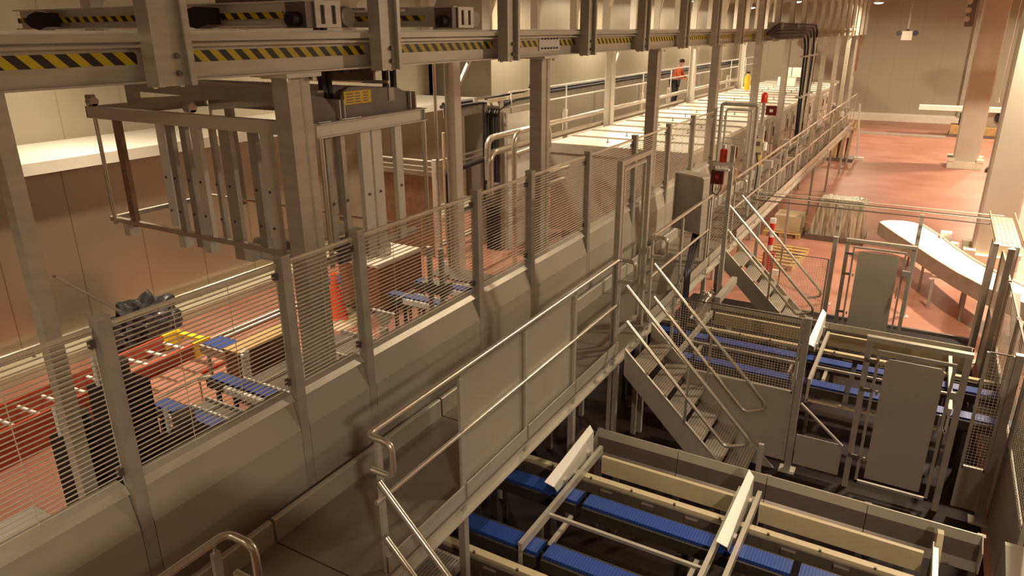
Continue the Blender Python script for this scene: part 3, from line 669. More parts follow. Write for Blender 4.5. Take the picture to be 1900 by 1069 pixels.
for a, b_ in ((6.4, 8.0), (8.06, 9.4), (9.46, 10.84), (10.96, 12.5)):
    MB().box(1.215, 1.225, a, b_, 0.02, .98).build('lower_sheet', PANEL, t)
    MB().mesh_yz(a, b_, .98, 1.85, 1.22, .05, .05, .0022).build('wire_mesh', WIRE, t)
    for y in (a, b_): MB().box(1.2, 1.24, y - .015, y + .015, 0, 1.87).build('fence_post', DULL, t)
    MB().bar((1.22, a, .98), (1.22, b_, .98), .03, .03).build('mid_rail', STEEL, t)
    MB().bar((1.22, a, 1.86), (1.22, b_, 1.86), .02, .02).build('top_rail', DARKST, t)
t = thing('outer_sheet', 'leaning grey sheet panels outside the right side fence', 'panel', (1.35, 8, 0))
MB().bar((1.30, 10.8, 1.75), (1.42, 9.1, .2), .09, .03).build('stay', DULL, t)
MB().box(1.36, 1.375, 6.6, 9.0, 0.0, 1.25).build('sheet', PANEL, t)
struct('trim_floor_edge', MB().box(-2.4, 1.15, 13.44, 13.5, 0, .05), DARKST)

# ------------------------------------------------------------------ tunnel oven
OX0, OX1, OY0, OY1, OZ = -7.86, -4.5, 15.4, 40.0, 2.48
t = thing('tunnel_oven', 'long stainless tunnel oven with a brightly lit panelled roof', 'oven', (-6.2, OY0, 0))
MB().box(OX0, OX1, OY0, OY1, .35, OZ - .10).build('body', PANEL, t)
MB().box(OX0 - .03, OX1 + .03, OY0 - .05, OY0 + .02, OZ - .22, OZ).build('front_edge', STEEL, t)
y = OY0 + .02; k = 0
while y < OY1 - .1:
    p_ = MB().box(OX0 - .02, OX1 + .02, y, min(y + 1.155, OY1), OZ - .10, OZ).build('roof_panel', WHITEST, t)
    MB().box(OX0, OX1, y + 1.155, y + 1.225, OZ - .10, OZ + .035).build('roof_seam', DULL, p_)
    for x in (OX0 + 1.2, OX0 + 2.4): MB().cyl((x, y + .6, OZ), (x, y + .6, OZ + .09), .012, 6).cyl((x, y + .6, OZ), (x, y + .6, OZ + .012), .05, 8).build('lift_eye', DARKST, p_)
    y += 1.22; k += 1
y = OY0 + .4
while y < OY1 - 1.2:
    d_ = MB().box(OX1, OX1 + .05, y, y + 1.05, .6, OZ - .28).build('side_door', STEEL, t)
    MB().box(OX1 + .05, OX1 + .08, y + .12, y + .16, 1.75, 2.05).build('handle', DRED if int(y) % 3 else DARKST, d_)
    MB().tube([(OX1 + .05, y + .8, 1.6), (OX1 + .22, y + .8, 1.6), (OX1 + .22, y + .8, 1.25), (OX1 + .05, y + .8, 1.25)], .03, 8, .12).build('elbow_pipe', BRIGHT, d_)
    y += 1.22
for y in (16, 20, 24, 28, 32, 36, 39.5):
    for x in (OX0 + .15, OX1 - .15): MB().box(x - .08, x + .08, y - .08, y + .08, 0, .35).build('foot', DULL, t)
q = MB()
for k in range(14): q.tube([(OX0 - .06, OY0 + .05, 1.1 + k * .1), (OX0 - .12, OY0 - .12, 1.14 + k * .1)], .022, 6)
q.build('chain_strip', BRIGHT, t)
# pipes on the left of the oven
t = thing('oven_pipes', 'pair of thick bright pipes along the left edge of the oven roof', 'pipe', (-8.15, 25, 0))
for x, z, r in ((-8.28, 2.815, .07), (-8.22, 2.51, .075)):
    MB().tube([(x, 13.2, z - .9), (x, 13.2, z), (x, 40, z)], r, 10, .25).build('pipe', BRIGHT, t)
for y in (17.3, 20.2, 23, 25.7, 28.5, 31.3, 34, 37):
    MB().box(-8.46, -8.38, y - .06, y + .06, 0, 3.05).build('support', WHITEST, t)
    for z in (2.97, 2.69): MB().cyl((-8.26, y - .5, z - .10), (-8.26, y - .5, z + .06), .025, 6).build('valve', BRIGHT, t)
t = thing('oven_back_walkway', 'narrow steel catwalk behind the oven with a two-bar railing', 'walkway', (-8.8, 26, 0))
MB().box(-9.45, -8.52, 16.6, 40, 2.10, 2.15).build('deck', DULL, t)
for z in (3.67, 3.34): MB().tube([(-8.55, 14.6, z), (-8.55, 40, z)], .02, 6).build('rail', WHITE, t)
y = 14.7
while y < 40:
    MB().tube([(-8.55, y, 2.12), (-8.55, y, 3.67)], .02, 6).build('rail_post', WHITE, t)
    MB().box(-9.4, -9.3, y - .05, y + .05, 0, 2.10 if y > 16.6 else 2.12).build('leg', DULL, t); y += 2.9
t = thing('cable_tray', 'dark cable tray full of black cables behind the catwalk railing', 'cable tray', (-9.5, 26, 0))
MB().chan((-9.5, 13.4, 3.32), (-9.5, 40, 3.32), .34, .12, .01, (0, 1, 0)).build('tray', DULL, t)
for k in range(5): MB().tube([(-9.62 + k * .06, 13.4, 3.40 + (k % 2) * .06), (-9.62 + k * .06, 40, 3.40 + (k % 2) * .06)], .045, 6).build('cable', BLACK, t)
y = 14.0
while y < 40: MB().box(-9.72, -9.66, y - .04, y + .04, 0, 3.4).build('stand', DULL, t); y += 4.0
# white lit duct and pipe loops at the oven entry
t = thing('white_baffle', 'bright white upright panel beside the cable riser', 'panel', (-8.35, 14.7, 0))
MB().box(-8.47, -8.43, 14.3, 15.45, .0, 3.21).build('sheet', WHITE, t)
for y in (14.27, 15.48): MB().box(-8.48, -8.42, y - .03, y + .03, 0, 3.25).build('stile', STEEL, t)
t = thing('pipe_loop', 'bent bright pipes looping at the oven entry in front of the white panel', 'pipe', (-7.6, 13.0, 0))
MB().tube([(-7.5, 13.0, 0), (-7.5, 13.0, 3.0), (-7.5, 14.6, 3.02), (-7.5, 14.6, 2.5)], .055, 10, .3).build('pipe', BRIGHT, t)
MB().tube([(-7.5, 13.0, 2.55), (-7.5, 14.5, 2.60)], .05, 10).build('pipe', BRIGHT, t)
MB().tube([(-7.3, 13.4, 0), (-7.3, 13.4, 1.75), (-7.1, 14.6, 1.8)], .055, 10, .25).build('pipe', BRIGHT, t)
MB().tube([(-7.25, 13.55, 0), (-7.25, 13.55, 2.05), (-7.0, 14.6, 2.1)], .045, 10, .25).build('pipe', BRIGHT, t)
t = thing('cable_riser', 'black cable bundle in an upright duct left of the white panel', 'cables', (-8.6, 13.4, 0))
MB().chan((-8.74, 14.30, 0), (-8.74, 14.30, 3.5), .34, .16, .012, (0, 1, 0)).build('duct', STEEL, t)
for k in range(5): MB().tube([(-8.88 + k * .07, 14.12, 0), (-8.88 + k * .07, 14.12, 3.30), (-8.88 + k * .07, 14.7, 3.42), (-8.9, 16.2, 3.42 + k * .03)], .035, 6, .2).build('cable', BLACK, t)
MB().tube([(-8.85, 13.95, 1.2), (-8.85, 13.95, 3.55), (-8.85, 16.2, 3.62), (-8.85, 16.2, 4.9)], .03, 6, .2).build('cable', BLACK, t)
q = MB()
for k in range(14): q.box(-9.0, -8.62, 13.9 + k * .17, 13.96 + k * .17, 3.50, 3.54)
q.box(-9.02, -8.98, 13.8, 16.3, 3.50, 3.58).box(-8.64, -8.60, 13.8, 16.3, 3.50, 3.58); q.build('ladder_tray', BRIGHT, t)
t = thing('black_conduit', 'black rectangular conduit loop between the white column and the cable riser', 'cables', (-8.5, 12.6, 0))
MB().tube([(-8.5, 12.0, 0), (-8.5, 12.0, 2.25), (-8.5, 13.9, 2.35)], .06, 6, .08).build('conduit', BLACK, t)
MB().tube([(-8.5, 12.0, 1.35), (-8.5, 13.9, 1.35)], .04, 6).build('conduit', BLACK, t)
MB().box(-8.6, -8.4, 13.6, 13.95, 1.2, 1.7).build('box', DARKST, t)
t = thing('yellow_pole', 'thin yellowish pole leaning upright between the white column and the cables', 'pole', (-9.3, 12.9, 0))
MB().tube([(-9.3, 13.0, 0), (-9.3, 13.0, 2.9)], .035, 8).build('pole', CREAM, t); MB().box(-9.38, -9.22, 12.92, 13.08, 0, .012).build('foot', CREAM, t)
t = thing('pipe_screen', 'low brown screen with three horizontal pipes behind the hanging frame', 'screen', (-10.3, 12.9, 0))
MB().box(-11.5, -9.55, 12.92, 12.96, 0.02, 1.90).build('sheet', RUSTY, t)
for z in (2.02, 2.12, 2.25): MB().tube([(-11.6, 12.9, z), (-9.5, 12.9, z), (-9.5, 16.0, z)], .028, 6, .1).build('pipe', STEEL, t)
MB().box(-9.55, -9.45, 12.85, 12.95, 0, 2.3).build('post', WHITEST, t); MB().box(-11.6, -11.52, 12.88, 12.98, 0, 2.3).build('post', WHITEST, t)
t = thing('dark_guard_rods', 'pair of steel uprights with a clamp just right of the gantry column', 'guide', (-5.6, 7.5, 0))
for x in (-5.75, -5.55): MB().tube([(x, 7.6, .0), (x, 7.6, 2.2)], .04, 8).build('rod', STEEL, t)
MB().box(-5.85, -5.45, 7.5, 7.7, 1.55, 1.7).build('clamp', DARKST, t)

# hoses from beam to oven side
t = thing('hose_bundle', 'thick bundle of black hoses arching off the beam and down the oven side', 'hoses', (-3.75, 25.5, 1.75))
for k in range(5):
    a = k * .09
    MB().tube([(-3.95, 19.5, 4.90), (-3.80, 20.0, 5.12 - .085 * k), (-3.80, 26.3 - a * 6, 5.12 - .085 * k), (-3.72, 26.2 - a * 6, 4.5), (-3.72, 25.9 - a * 5, 2.9), (-3.75, 25.4 - a * 2.5, 1.75)], .035, 8, .6).build('hose', BLACK, t)
for y in (20.2, 22.5): MB().box(-4.10, -3.72, y - .02, y + .02, 5.013, 5.17).build('hose_bracket', DULL, t)
for z in (4.2, 3.0): MB().box(-3.80, -3.64, 23.8, 26.2, z, z + .05).build('strap', STEEL, t)
for k in range(2): MB().tube([(-3.70, 25.9 - k * 1.1, 4.75), (-3.70, 25.5 - k * .6, 1.7)], .035, 6).build('bright_hose', BRIGHT, t)

# railing platform at the far end of the walkway and things on the oven side
t = thing('walkway_portal', 'tall open pipe frame standing across the walkway in front of the oven', 'frame', (-3.2, 14.0, 1.57))
MB().tube([(-3.52, 14.0, 1.57), (-3.52, 14.0, 3.68), (-2.86, 14.0, 3.68), (-2.86, 14.0, 1.57)], .035, 8, .05).build('frame_tube', DULL, t)
MB().tube([(-3.43, 14.0, 1.72), (-3.43, 14.0, 3.58), (-2.95, 14.0, 3.58), (-2.95, 14.0, 1.72), (-3.43, 14.0, 1.72)], .02, 8, .04).build('leaf_tube', STEEL, t)
MB().tube([(-3.43, 14.0, 3.05), (-3.05, 14.0, 3.05), (-3.05, 14.0, 2.95), (-3.43, 14.0, 2.95)], .012, 6, .03).build('hook_rail', STEEL, t)
MB().tube([(-3.43, 14.0, 2.35), (-2.95, 14.0, 2.80)], .014, 6).build('stay', DULL, t)
def beacon(x, y, z0, lb, cab=True):
    t = thing('beacon_stand', lb, 'beacon', (x, y, z0))
    MB().box(x - .16, x - .10, y - .03, y + .03, z0, 3.16).build('stand_post', STEEL, t)
    MB().box(x + .10, x + .16, y - .03, y + .03, z0, 3.40).build('stand_post', STEEL, t)
    MB().box(x - .14, x + .16, y - .05, y + .02, 3.10, 3.16).build('shelf', WHITEST, t)
    MB().box(x - .2, x + .2, y - .1, y + .1, z0, z0 + .012).build('foot', DULL, t)
    bx = MB().box(x - .13, x + .05, y - .12, y - .05, 2.84, 3.04).build('alarm_box', DRED, t)
    MB().cyl((x - .04, y - .135, 2.95), (x - .04, y - .12, 2.95), .03, 12).build('push_button', REDP, bx)
    MB().box(x - .08, x + .12, y - .13, y - .05, 3.045, 3.075).build('hood', WHITE, t)
    MB().lathe([(.055, 0), (.055, .16), (.05, .18), (.03, .195)], (x, y - .02, 3.16), 16).build('lamp_dome', LENS, t)
    MB().lathe([(.03, 0), (.03, .06)], (x, y - .02, 3.355), 12).build('dome_cap', WHITE, t)
    MB().tube([(x - .10, y - .08, 2.84), (x - .10, y - .08, 2.70), (x - .03, y - .08, 2.66), (x + .02, y - .08, 2.76), (x + .02, y - .08, 2.84)], .008, 6, .05).build('cable', BLACK, t)
beacon(-2.60, 10.7, 1.02, 'red beacon over a dark red alarm box on a steel stand at the further stairs')
t = thing('beacon_stand', 'distant red beacon and square red alarm box on the oven frame', 'beacon', (-3.2, 16.6, 1.57))
MB().box(-3.30, -3.24, 16.55, 16.62, 1.57, 3.50).build('stand_post', STEEL, t)
MB().lathe([(.07, 0), (.07, .16), (.05, .2), (.02, .21)], (-3.27, 16.58, 3.50), 14).build('lamp_dome', LENS, t)
q = MB(); q.box(-3.20, -2.98, 16.5, 16.58, 3.24, 3.44); q.i = 1; q.box(-3.12, -3.05, 16.49, 16.50, 3.31, 3.37); q.build('alarm_box', [DRED, WHITE], t)
MB().box(-3.4, -3.1, 16.45, 16.7, 1.57, 1.585).build('foot', DULL, t)
t = thing('control_cabinet', 'flat grey control cabinet hanging in front of the guard fence', 'cabinet', (-3.1, 11.3, 1.6))
R_ = (math.radians(-27), (-3.1, 11.0, 2))
cb = MB().box(-3.36, -2.84, 10.9, 11.12, 1.98, 2.86).build('body', DULL, t, rot=R_)
MB().box(-3.38, -2.82, 10.88, 11.14, 2.86, 2.885).build('top_flange', STEEL, t, rot=R_)
MB().box(-3.39, -3.365, 10.88, 11.14, 1.97, 2.86).build('door_edge', STEEL, t, rot=R_)
MB().box(-2.835, -2.80, 10.9, 11.12, 1.98, 2.86).build('side', STEEL, t, rot=R_)
for x in (-3.3, -2.9): MB().box(x - .02, x + .02, 11.02, 11.06, 1.57, 1.98).build('leg', STEEL, t, rot=R_)
t = thing('hose_drop', 'pair of black hoses dropping from under the grey cabinet', 'hoses', (-2.95, 10.3, .5))
for k in range(3): MB().tube([(-3.02 + k * .05, 11.0, 2.02), (-2.96 + k * .05, 10.7, 1.88), (-2.585 + k * .0, 9.12 + k * .09, 1.86), (-2.585, 9.12 + k * .09, .55)], .026, 8, .1).build('hose', BLACK, t)
MB().tube([(-2.585, 9.04, 1.86), (-2.585, 9.04, .55)], .012, 6).build('bright_hose', BRIGHT, t)
t = thing('pipe_manifold', 'cluster of small bright pipes and valves under the walkway by the black hoses', 'pipes', (-2.6, 10.6, 0))
for k in range(5): MB().tube([(-2.58, 9.86 + k * .11, 0), (-2.58, 9.86 + k * .11, 1.1 + .12 * (k % 3)), (-2.45, 9.86 + k * .11, 1.25 + .1 * (k % 2))], .016, 6, .06).build('pipe', BRIGHT, t)
MB().tube([(-2.57, 9.75, .55), (-2.57, 10.36, .55)], .03, 8).build('pipe', BRIGHT, t)
MB().tube([(-2.57, 9.75, 1.0), (-2.57, 10.36, 1.0)], .02, 8).build('pipe', BRIGHT, t)
t = thing('ramp_tubes', 'thick pale tubes sloping beside the foot of the further stairs', 'tube', (-2.5, 10.8, 0))
MB().bar((-2.3, 10.9, 1.30), (-2.3, 9.9, 1.28), .08, .10).build('tube', STEEL, t)
MB().bar((-2.35, 11.2, .70), (-2.35, 10.9, .0), .08, .08).build('tube', STEEL, t)
t = thing('pendant_switch', 'small switch box with a looping black cable by the oven railing', 'switch', (-2.72, 14.6, 1.57))
MB().box(-2.76, -2.68, 14.52, 14.6, 1.57, 3.25).build('stand_post', STEEL, t)
q = MB(); q.box(-2.84, -2.66, 14.42, 14.52, 2.75, 3.0); q.i = 1; q.box(-2.82, -2.70, 14.41, 14.42, 2.88, 2.96); q.build('switch_box', [CREAM, DARKST], t)
MB().tube([(-2.76, 14.45, 2.75), (-2.70, 14.45, 2.45), (-2.72, 14.45, 1.95), (-2.5, 14.5, 1.88)], .012, 6, .1).build('cable', BLACK, t)
MB().cyl((-2.62, 14.45, 2.8), (-2.62, 14.45, 2.95), .045, 12).build('plug', WHITE, t)
MB().box(-2.70, -2.67, 14.43, 14.45, 2.5, 2.7).build('yellow_tag', YEL, t)
t.location.x -= .13

# person on the catwalk behind the oven
def person():
    t = thing('person', 'person in an orange jacket and dark trousers leaning forward on the catwalk behind the oven', 'person', (-9.08, 28.4, 2.15))
    ox, oy, oz = -9.08, 28.4, 2.15
    J = {}
    def j(n, x, y, z, r): J[n] = (V((ox + x, oy + y, oz + z)), r)
    j('pel', 0, 0, .95, .15); j('sp', .02, .02, 1.13, .145); j('ch', .10, .06, 1.36, .165); j('nk', .17, .09, 1.53, .06); j('hd', .21, .11, 1.66, .095); j('tp', .22, .12, 1.76, .07)
    for s, sx in (('l', -1), ('r', 1)):
        j('hip' + s, .0, sx * .10, .90, .105); j('kn' + s, .06, sx * .12, .50, .065); j('an' + s, -.01, sx * .12, .09, .045); j('to' + s, .16, sx * .13, .045, .038)
        j('sh' + s, .12, .06 + sx * .19, 1.43, .07); j('el' + s, .22, .06 + sx * .27, 1.17, .05); j('wr' + s, .40, .06 + sx * .20, 1.07, .032); j('pa' + s, .46, .06 + sx * .19, 1.05, .036)
    E_ = [('pel', 'sp'), ('sp', 'ch'), ('ch', 'nk'), ('nk', 'hd'), ('hd', 'tp')]
    for s in 'lr': E_ += [('pel', 'hip' + s), ('hip' + s, 'kn' + s), ('kn' + s, 'an' + s), ('an' + s, 'to' + s), ('ch', 'sh' + s), ('sh' + s, 'el' + s), ('el' + s, 'wr' + s), ('wr' + s, 'pa' + s)]
    for s, sx in (('l', -1), ('r', 1)):
        for f, (dy, ln) in enumerate(((-.03, .07), (-.01, .08), (.01, .078), (.03, .06))):
            j('f%d%s' % (f, s), .46 + ln * .8, .06 + sx * .19 + dy, 1.05 - ln * .5, .009); E_.append(('pa' + s, 'f%d%s' % (f, s)))
        j('th' + s, .47, .06 + sx * .19 - sx * .05, 1.06, .010); E_.append(('pa' + s, 'th' + s))
    def skinned(nm, edges, grow, m, root):
        ns = []; 
        for a, b_ in edges:
            for q in (a, b_):
                if q not in ns: ns.append(q)
        me = bpy.data.meshes.new(nm); me.from_pydata([tuple(J[q][0] - V((ox, oy, oz))) for q in ns], [(ns.index(a), ns.index(b_)) for a, b_ in edges], []); me.materials.append(m)
        o = bpy.data.objects.new(nm, me); C.objects.link(o); o.parent = t
        o.modifiers.new('skin', 'SKIN').use_smooth_shade = True
        for i, q in enumerate(ns):
            sv = me.skin_vertices[0].data[i]; rr = J[q][1] + grow; sv.radius = (rr, rr); sv.use_root = (q == root)
        sb = o.modifiers.new('sub', 'SUBSURF'); sb.levels = sb.render_levels = 1
        return o
    skinned('body', E_, 0, SKIN, 'pel')
    skinned('jacket', [('pel', 'sp'), ('sp', 'ch'), ('ch', 'shl'), ('shl', 'ell'), ('ell', 'wrl'), ('ch', 'shr'), ('shr', 'elr'), ('elr', 'wrr')], .022, SHIRT, 'pel')
    skinned('trousers', [('pel', 'hipl'), ('hipl', 'knl'), ('knl', 'anl'), ('pel', 'hipr'), ('hipr', 'knr'), ('knr', 'anr')], .02, TROUS, 'pel')
    h = MB(); h.lathe([(.088, .0), (.108, .03), (.105, .07), (.07, .115), (.02, .13)], (ox + .205, oy + .11, oz + 1.66), 14); h.build('hair', HAIR, t)
    f_ = MB(); f_.cyl((ox + .295, oy + .11, oz + 1.645), (ox + .33, oy + .11, oz + 1.635), .016, 8, .008); f_.build('nose', SKIN, t)
person()
t = thing('catwalk_parcel', 'small white cartons stacked at the far end of the oven roof', 'boxes', (-6.3, 36.2, OZ))
for x, z in ((-6.6, 0), (-6.2, 0), (-6.4, .42), (-6.0, .42)): MB().box(x, x + .36, 36.0, 36.3, OZ + .03 + z, OZ + .43 + z).build('carton', WHITE, t)
t = thing('yellow_canister', 'small yellow canister on the oven roof near its far end', 'canister', (-7.3, 33.0, OZ))
MB().lathe([(.13, 0), (.13, .55), (.08, .62), (.05, .7)], (-7.3, 33.0, OZ + .03), 14).build('canister_body', YEL, t); MB().cyl((-7.3, 33, OZ + .73), (-7.3, 33, OZ + .80), .07, 10).build('lid', BLACK, t)

t = thing('walkway_clutter', 'row of small boxes and valves fixed along the railing of the oven walkway', 'valves', (-2.8, 18, 1.57))
random.seed(3)
for k in range(22):
    y = 15.6 + k * .66 + random.uniform(-.15, .15); hgt = random.uniform(.35, 1.0)
    MB().box(-2.86, -2.80, y, y + .05, 1.57, 1.57 + hgt).build('stand', STEEL, t)
    if k % 3 == 0: MB().box(-2.92, -2.76, y - .08, y + .10, 1.57 + hgt, 1.57 + hgt + .16).build('junction_box', DULL, t)
    elif k % 3 == 1: MB().cyl((-2.92, y + .02, 1.57 + hgt), (-2.74, y + .02, 1.57 + hgt), .05, 10).build('valve', BRIGHT, t)
    else: MB().tube([(-2.83, y, 1.57 + hgt), (-2.83, y + .5, 1.57 + hgt), (-2.83, y + .5, 1.60)], .02, 6, .08).build('pipe', BRIGHT, t)

# ------------------------------------------------------------------ left floor behind the fence
def ladder(lb, p, q, wd, z, h, cap=True):
    """two red rails, aluminium rungs, yellow end caps, lying flat on its side beams"""
    t = thing('ladder', lb, 'ladder', ((p[0] + q[0]) / 2, (p[1] + q[1]) / 2, z))
    d = (V((q[0], q[1], 0)) - V((p[0], p[1], 0))); L = d.length; d.normalize(); s = V((d.y, -d.x, 0))
    P = V((p[0], p[1], z + h / 2))
    for k, sg in ((0, 1), (1, -1)):
        a = P + s * sg * wd / 2
        MB().chan(tuple(a), tuple(a + d * L), .045, h, .008, flip=(sg < 0)).build('rail', RED, t)
        c = a + d * (L - .28)
        if cap: MB().bar(tuple(c), tuple(c + d * .31), .07, h + .03).build('end_cap', YEL, t)
    if cap:
        c = P + d * (L + .0)
        MB().bar(tuple(c - s * wd / 2 + V((0, 0, h * .3))), tuple(c + s * wd / 2 + V((0, 0, h * .3))), .10, .05).build('end_bar', YEL, t)
    n = int(L / .32)
    for i in range(n):
        a = P + d * (.15 + i * .32)
        MB().tube([tuple(a - s * (wd / 2 - .03)), tuple(a + s * (wd / 2 - .03))], .026, 6).build('rung', WHITE, t)
    return t
ladder('red extension ladder with yellow end caps lying on top of another behind the fence', (-9.30, .9), (-9.66, 6.45), .68, .27, .22)
ladder('red ladder at the bottom of the pair behind the fence', (-9.29, .7), (-9.57, 5.3), .68, 0.0, .26, False)
t = thing('black_bag', 'lumpy black plastic-wrapped bundle on the floor by the left wall', 'bag', (-11.0, 6.5, 0))
bm = bmesh.new(); bmesh.ops.create_icosphere(bm, subdivisions=4, radius=1)
for v in bm.verts:
    n = v.co.normalized(); k = 1 + .16 * math.sin(7 * n.x + 3 * n.z) + .12 * math.sin(11 * n.y + 5 * n.x) + .07 * math.sin(23 * n.z + 17 * n.y) + random.uniform(-.02, .02)
    v.co = V((n.x * .36 * k, n.y * .62 * k, max(0, .42 + n.z * .46 * k)))
me = bpy.data.meshes.new('bag'); bm.to_mesh(me); bm.free(); me.materials.append(BLACKW)
o = bpy.data.objects.new('wrapped_bundle', me); C.objects.link(o); o.parent = t
t.location = (-10.75, 6.35, 0)
t = thing('long_tube', 'long thin bright tube on the floor between the ladders and the kerb', 'tube', (-9.8, 8, 0))
for x in (-10.15, -10.0): MB().tube([(x, 6.8, .04), (x, 16, .04)], .03, 6).build('tube', BRIGHT, t)
t = thing('red_hose', 'pale red hose lying on the floor right of the ladders', 'hose', (-9, 7, 0))
MB().tube([(-9.2, 6.2, .03), (-9.25, 8.3, .03), (-9.35, 9.0, .03)], .03, 6, .2).build('hose', REDP, t)
def crate(lb, x0, x1, y0, y1, h, top, side, name='crate', lid=.04):
    t = thing(name, lb, 'crate', ((x0 + x1) / 2, (y0 + y1) / 2, 0))
    MB().box(x0, x1, y0, y1, .06, h - lid).build('crate_body', side, t)
    MB().box(x0 - .02, x1 + .02, y0 - .02, y1 + .02, h - lid, h).build('lid', top, t)
    for y in (y0 + .08, y1 - .08): MB().box(x0, x1, y - .05, y + .05, 0, .06).build('skid', DARKST, t)
    n = int((y1 - y0) / .5)
    for k in range(n + 1): MB().box(x1, x1 + .012, y0 + (y1 - y0) * k / max(1, n) - .03 * (k > 0), y0 + (y1 - y0) * k / max(1, n) + .03 * (k < n), .06, h - lid).build('batten', side, t)
    return t
crate('rust brown crate with a pale lid standing behind the fence, right of the cone', -9.3, -8.35, 9.45, 10.75, .98, WHITEST, RUST)
crate('dark brown bench with a wooden top behind the fence, left of the gantry column', -8.15, -7.86, 5.9, 7.0, .80, WOOD, RUST, 'bench')
for k, (x, y, z) in enumerate(((-8.9, 9.75, .98), (-8.75, 10.05, .98))):
    t = thing('switch_box', 'small grey box on the pale crate lid, %s one' % ('left' if k == 0 else 'right'), 'box', (x, y, z))
    MB().box(x - .16, x + .16, y - .11, y + .11, z, z + .22).build('case', DULL, t); MB().box(x + .16, x + .17, y - .08, y + .08, z + .03, z + .19).build('cover', STEEL, t)
t = thing('traffic_cone', 'orange traffic cone standing behind the fence left of the brown crate', 'cone', (-9.0, 9.0, 0))
MB().lathe([(.26, 0), (.26, .035), (.19, .04)], (-9.0, 9.0, 0), 4).build('base', ORANGE, t)
MB().lathe([(.18, .04), (.155, .20), (.115, .45), (.075, .68), (.05, .86), (.03, .88)], (-9.0, 9.0, 0), 20).build('cone_body', ORANGE, t)
t = thing('cardboard_sheet', 'pale board on the floor under the traffic cone', 'board', (-8.75, 8.95, 0))
MB().box(-9.6, -8.45, 8.5, 9.4, .0, .005).build('board', CREAM, t)
t = thing('stub_conveyor', 'short blue topped conveyor end behind the fence above the second belt', 'conveyor', (-8.4, 6.35, 0))
MB().box(-8.75, -8.25, 6.0, 6.32, .62, .70).build('belt', BELT, t); MB().box(-8.8, -8.2, 5.96, 6.0, .55, .68).build('side_rail', STEEL, t); MB().box(-8.8, -8.2, 6.32, 6.345, .55, .68).build('side_rail', STEEL, t)
for x in (-8.7, -8.3): MB().box(x - .02, x + .02, 6.0, 6.04, 0, .6).build('leg', DULL, t)
t = thing('blue_pad', 'small blue pad beside the lifting frame foot, above the fence top', 'pad', (-10.2, 9.6, 0))
MB().box(-10.6, -10.1, 10.2, 10.6, .02, .10).build('pad', BELT, t); MB().box(-10.65, -10.05, 10.15, 10.65, 0, .02).build('pad_edge', WHITE, t)
t = thing('white_jug', 'small white plastic bottle standing near the far belts behind the fence', 'bottle', (-7.30, 10.1, .80))
MB().lathe([(.055, 0), (.06, .02), (.06, .16), (.035, .2), (.025, .22)], (-7.30, 10.1, .80), 14).build('bottle', WHITE, t); MB().cyl((-7.3, 10.1, 1.02), (-7.3, 10.1, 1.05), .028, 10).build('bottle_cap', WHITE, t)
t = thing('bottle_table', 'low steel table carrying the white bottle behind the fence', 'table', (-7.2, 10.2, 0))
MB().box(-7.6, -6.5, 9.95, 10.5, .77, .80).build('table_top', DARKST, t)
for x in (-7.55, -6.55):
    for y in (10.0, 10.45): MB().box(x - .02, x + .02, y - .02, y + .02, 0, .77).build('leg', DULL, t)
t = thing('rope_coil', 'knotted white rope hanging by the stub conveyor', 'rope', (-7.62, 5.85, .0))
q = MB(); pts = []
for k in range(60): pts.append((-7.6 + .05 * math.sin(k * .9), 5.80 + .04 * math.cos(k * .9), .45 + k * .008))
q.tube(pts, .022, 6); q.tube([(-7.6, 5.80, 0), (-7.6, 5.80, .95)], .02, 6); q.build('rope', WHITE, t)
# frames between the belts on the left
def lowframe(lb, y0, y1, x0=-7.4, x1=-4.6, z=.62):
    t = thing('low_frame', lb, 'frame', ((x0 + x1) / 2, (y0 + y1) / 2, 0))
    MB().box(x0, x1, y0, y1, z - .02, z).build('tray', DARKST, t)
    for y in (y0, y1): MB().bar((x0, y, z + .02), (x1, y, z + .02), .03, .05).build('side_rail', DULL, t)
    for k in range(5): MB().bar((x0 + .3 + k * .6, y0, z + .03), (x0 + .3 + k * .6, y1, z + .03), .02, .02).build('cross_bar', STEEL, t)
    for x in (x0 + .1, x1 - .1):
        for y in (y0, y1): MB().box(x - .02, x + .02, y - .02, y + .02, 0, z - .02).build('leg', DULL, t)
lowframe('low dark frame between the two nearest belts behind the fence', 4.72, 4.98)
lowframe('low dark frame with pale cross bars right of the gantry column behind the fence', 5.55, 7.45)
lowframe('low dark frame between the two far belts behind the fence', 9.03, 9.28)
lowframe('low dark frame at the far left behind the fence', .6, 2.3, -7.2, -5.85, .55)
def bracket(lb, x, y, z):
    t = thing('guide_bracket', lb, 'bracket', (x, y, .6))
    MB().prism([(x, z + .20), (x + .34, z + .20), (x + .20, z - .06), (x + .12, z - .06)], 1, y - .008, y + .008).build('gusset', STEEL, t)
    MB().bar((x - .03, y, z + .21), (x + .37, y, z + .21), .03, .02).build('lip', WHITE, t)
    MB().tube([(x + .05, y, z + .21), (x + .05, y + .9, z + .24)], .012, 6).build('rod', BRIGHT, t)
    MB().box(x + .10, x + .22, y - .03, y + .03, .63, z - .04).build('foot', DULL, t)
bracket('triangular steel bracket behind the fence just right of the gantry column', -6.05, 6.0, .95)
bracket('triangular steel bracket behind the fence further right near the orange cone', -6.65, 7.4, .95)
def sheet(lb, x0, x1, y0, y1, z, ins=.06):
    t = thing('white_plate', lb, 'plate', ((x0 + x1) / 2, (y0 + y1) / 2, 0))
    MB().box(x0, x1, y0, y1, z - .015, z).build('plate', WHITE, t)
    for x in (x0 + .06, x1 - .06):
        for y in (y0 + ins, y1 - ins): MB().box(x - .015, x + .015, y - .015, y + .015, 0, z - .015).build('leg', DULL, t)
sheet('white plate behind the fence foot at the lower left edge', -5.72, -5.36, 1.0, 2.2, 1.45)
